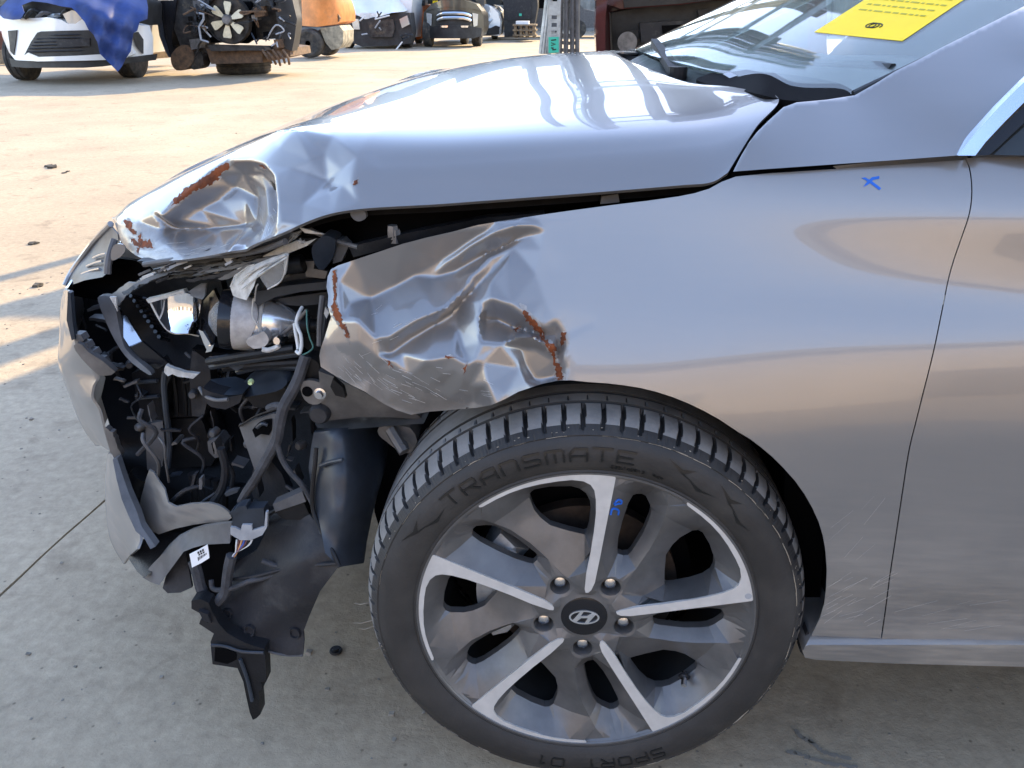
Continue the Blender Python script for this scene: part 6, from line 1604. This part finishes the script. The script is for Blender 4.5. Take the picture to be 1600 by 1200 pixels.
# -- storage rack: bundled perforated uprights at its near end, unseen loads and sheets added beyond the frame to shade the car
def upright(x, y, h, wd=.085, dp=.07, lean=0, name='upright', par=None, m=None):
    q = MB(); n = int(h / .05)
    for s in (-1, 1):
        q.box((s * wd * .36, 0, h / 2), (wd * .28, .004, h)); q.box((s * wd / 2, dp / 2, h / 2), (.004, dp, h)); q.box((s * wd * .42, dp, h / 2), (wd * .16, .004, h))
    for k in range(n): q.box((0, .0005, .05 * k + .012), (wd * .46, .004, .024))
    V = np.array(q.V); V[:, 0] += lean * V[:, 2]
    return adopt(mesh(name, V + np.array([x, y, 0]), q.F, m or m_galv, None, False), par)
RY = 5.6
rk = empty('storage_rack', 'bundle of tall galvanised perforated rack posts with a teal tag behind the hood', 'rack', (-.2, RY, 0))
xr = lambda px: float(aty(px, 60, RY)[0])
upright(xr(866), RY - .1, 5.6, .085, .07, 0, par=rk)
upright(xr(889), RY + .05, 5.6, .07, .07, 0, par=rk, m=m_greymetal)
upright(xr(881), RY + .15, 5.6, .06, .06, 0, par=rk, m=m_greymetal)
upright(xr(899), RY + .1, 5.4, .05, .06, 0, par=rk, m=m_grey)
for x0, x1, rr in ((845, 855, .018), (849, 858, .02), (853, 860, .017)):
    bt(rk, 'leaning_tube', [(x0, 84, RY - .05), (x1, 0, RY - .05), (x1 + (x1 - x0) * 2.6, -330, RY - .05)], rr, m_galv, per=1)
for x in (884, 894, 902): bt(rk, 'corrugated_pipe', [(x, 90, RY + .0), (x, 0, RY + .0), (x, -500, RY + .0)], .016, m_grey, per=1)
tg = bp(rk, 'teal_tag', [(857,58),(873,57.5),(873,82),(857,83)], RY - .115, m_teal, .002, 8)
for nm, P_ in (('tag_mark', [(861,62),(869,61),(869,63),(861,64)]), ('tag_mark', [(861,66),(869,69),(861,72),(861,70.5),(866,69),(861,67.5)]), ('tag_mark', [(861,74),(865,74),(865,77),(869,76),(869,78),(863,79),(863,76),(861,76)])):
    panel(nm, P_, RY - .117, m_ink, tg, step=5, thick=.001)
bp(rk, 'white_tag', [(858,2),(875,2),(875,24),(858,24)], RY - .112, m_galv, .002, 8)
for i, x in enumerate((3.4, 6.8, 10.2, 13.6)):
    for y in (RY, RY + 1.1): upright(x, y, 5.1, .1, .07, 0, 'rack_post', rk)
for x in (1.2,):
    for y in (RY + 1.1,): pass
for z in (2.7, 4.1):
    for y in (RY + .04, RY + 1.14):
        q = MB(); q.box((6.8, y, z), (14.0, .05, .12)); adopt(q.build('rack_beam', m_galv, None), rk)
q = MB()
for xa, xb in ((-.6, -.5), (-.14, .0), (.36, .52), (.9, 13.75)):  # unseen sheets added to shade the car; the openings leave lit stripes
    V = []; nn = max(5, int((xb - xa) * 14))
    for k in range(nn):
        xx = xa + (xb - xa) * k / (nn - 1); yy = RY + 1.22 + .02 * math.cos(k * math.pi / 2)
        V += [(xx, yy, 1.5), (xx, yy, 5.05)]
    adopt(mesh('shade_sheet', V, [(2 * k, 2 * k + 2, 2 * k + 3, 2 * k + 1) for k in range(nn - 1)], m_fence, None, False, fix=False), rk)
shade_load_m = [mat('shade_load_dark', (.10, .095, .09), .7, noise=.4, nscale=2), mat('shade_load_grey', (.2, .2, .2), .5, .4, noise=.3, nscale=2)]
for li, (z, h, x0) in enumerate(((2.78, 1.15, .55), (4.18, .85, .45))):  # unseen loads added to keep the sun off the car
    x = x0
    while x < 13.6:
        wd = RNG.uniform(.7, 1.5); hh = h * RNG.uniform(.72, 1)
        q = MB(); q.box((x + wd / 2, RY + .55, z + hh / 2), (wd - .03, .95, hh)); adopt(q.build('shade_load', shade_load_m[int(RNG.integers(2))], None), rk); x += wd
# -- far edge of the yard: sheet fence, stacked hulks
fe = empty('yard_fence', 'long grey sheet metal fence closing off the far side of the yard', 'fence', (0, 41, 0))
q0 = None
for i in range(-22, 24):
    if q0 is None:
        V = []; nn = 25
        for k in range(nn):
            xx = -1.0 + 2.0 * k / (nn - 1); yy = .025 * math.cos(k * math.pi / 2)
            V += [(xx, yy, .04), (xx, yy, 2.6)]
        q0 = mesh('fence_sheet', V, [(2 * k, 2 * k + 2, 2 * k + 3, 2 * k + 1) for k in range(nn - 1)], m_fence, fe, False, fix=False); q0.location = (i * 2.02, 0, 0)
        p0 = MB().box((0, -.08, 1.35), (.08, .08, 2.7)).build('fence_post', m_dark, fe); p0.location = (i * 2.02 - 1, 0, 0)
    else:
        for s_, dx in ((q0, 0), (p0, -1)):
            c = s_.copy(); COL.objects.link(c); c.parent = fe; c.location = (i * 2.02 + dx, 0, 0)
hx = [(-15, 'rusted brown car hulk far left beyond the white crossover', m_rusty), (-10.6, 'dark grey car hulk beyond the cut truck front', m_dark), (-1.2, 'grey van hulk beyond the dark machine', m_grey), (2.6, 'black meshed cage of scrap beyond the rack posts', m_dark)]
for x, lb, mm in hx:
    h_ = empty('scrap_hulk', lb, 'scrap car', (x, 34.5, 0))
    q = MB(); q.prism([(x - 1.9, 34, .35), (x - 1.9, 34, .95), (x - 1.0, 34, 1.02), (x - .5, 34, 1.5), (x + .9, 34, 1.5), (x + 1.4, 34, 1.0), (x + 1.95, 34, .9), (x + 1.95, 34, .35)], (0, 1.5, 0)); adopt(q.build('hulk_body', mm, None), h_)
    q = MB(); q.prism([(x - .85, 33.97, 1.03), (x - .42, 33.97, 1.42), (x + .82, 33.97, 1.42), (x + 1.2, 33.97, 1.03)], (0, .05, 0)); adopt(q.build('window_opening', m_void, None), h_)
    for dx in (-1.15, 1.2): bl(h_, 'wheel', [(-.02, 0), (-.02, .2), (0, .31), (.18, .31), (.2, 0)], (0, 1, 0), (x + dx, 34.0, .31), m_btyre, 20)

# -- unseen wall added behind the camera: hides the bright horizon in the paint's reflections
ww = empty('reflection_wall', 'long sand coloured wall added unseen behind the camera for beige reflections in the dented paint', 'building', (0, -17, 0))
m_wall = mat('sand_render', (.47, .405, .335), .9, noise=.12, nscale=.8)
adopt(MB().box((0, -20, 3.2), (90, 6, 6.4)).build('wall', m_wall, None), ww)
adopt(MB().box((0, -20, 6.55), (91, 7, .3)).build('roof_edge', m_fence, None), ww)
for k, x in enumerate(range(-40, 44, 8)):
    adopt(MB().box((x, -16.97, 1.7), (3.6, .1, 3.4)).build('reflected_panel', [m_dark, m_greymetal, m_fence][k % 3], None), ww)

# -- stepped sheds added beyond the fence, unseen above the frame: they darken the skyline in the hood
sh = empty('reflection_sheds', 'added unseen row of stepped grey sheds beyond the yard fence, mirrored along the hood edge', 'sheds', (0, 50, 0))
for k in range(22):
    x = -46 + k * 4.4; h = 5.2 + 3.2 * abs(math.sin(k * 2.3)) + (1.5 if k % 5 == 0 else 0)
    adopt(MB().box((x, 52, h / 2), (4.36, 4, h)).build('skyline_block', [m_fence, m_dark, m_greymetal, m_wood][k % 4], None), sh)
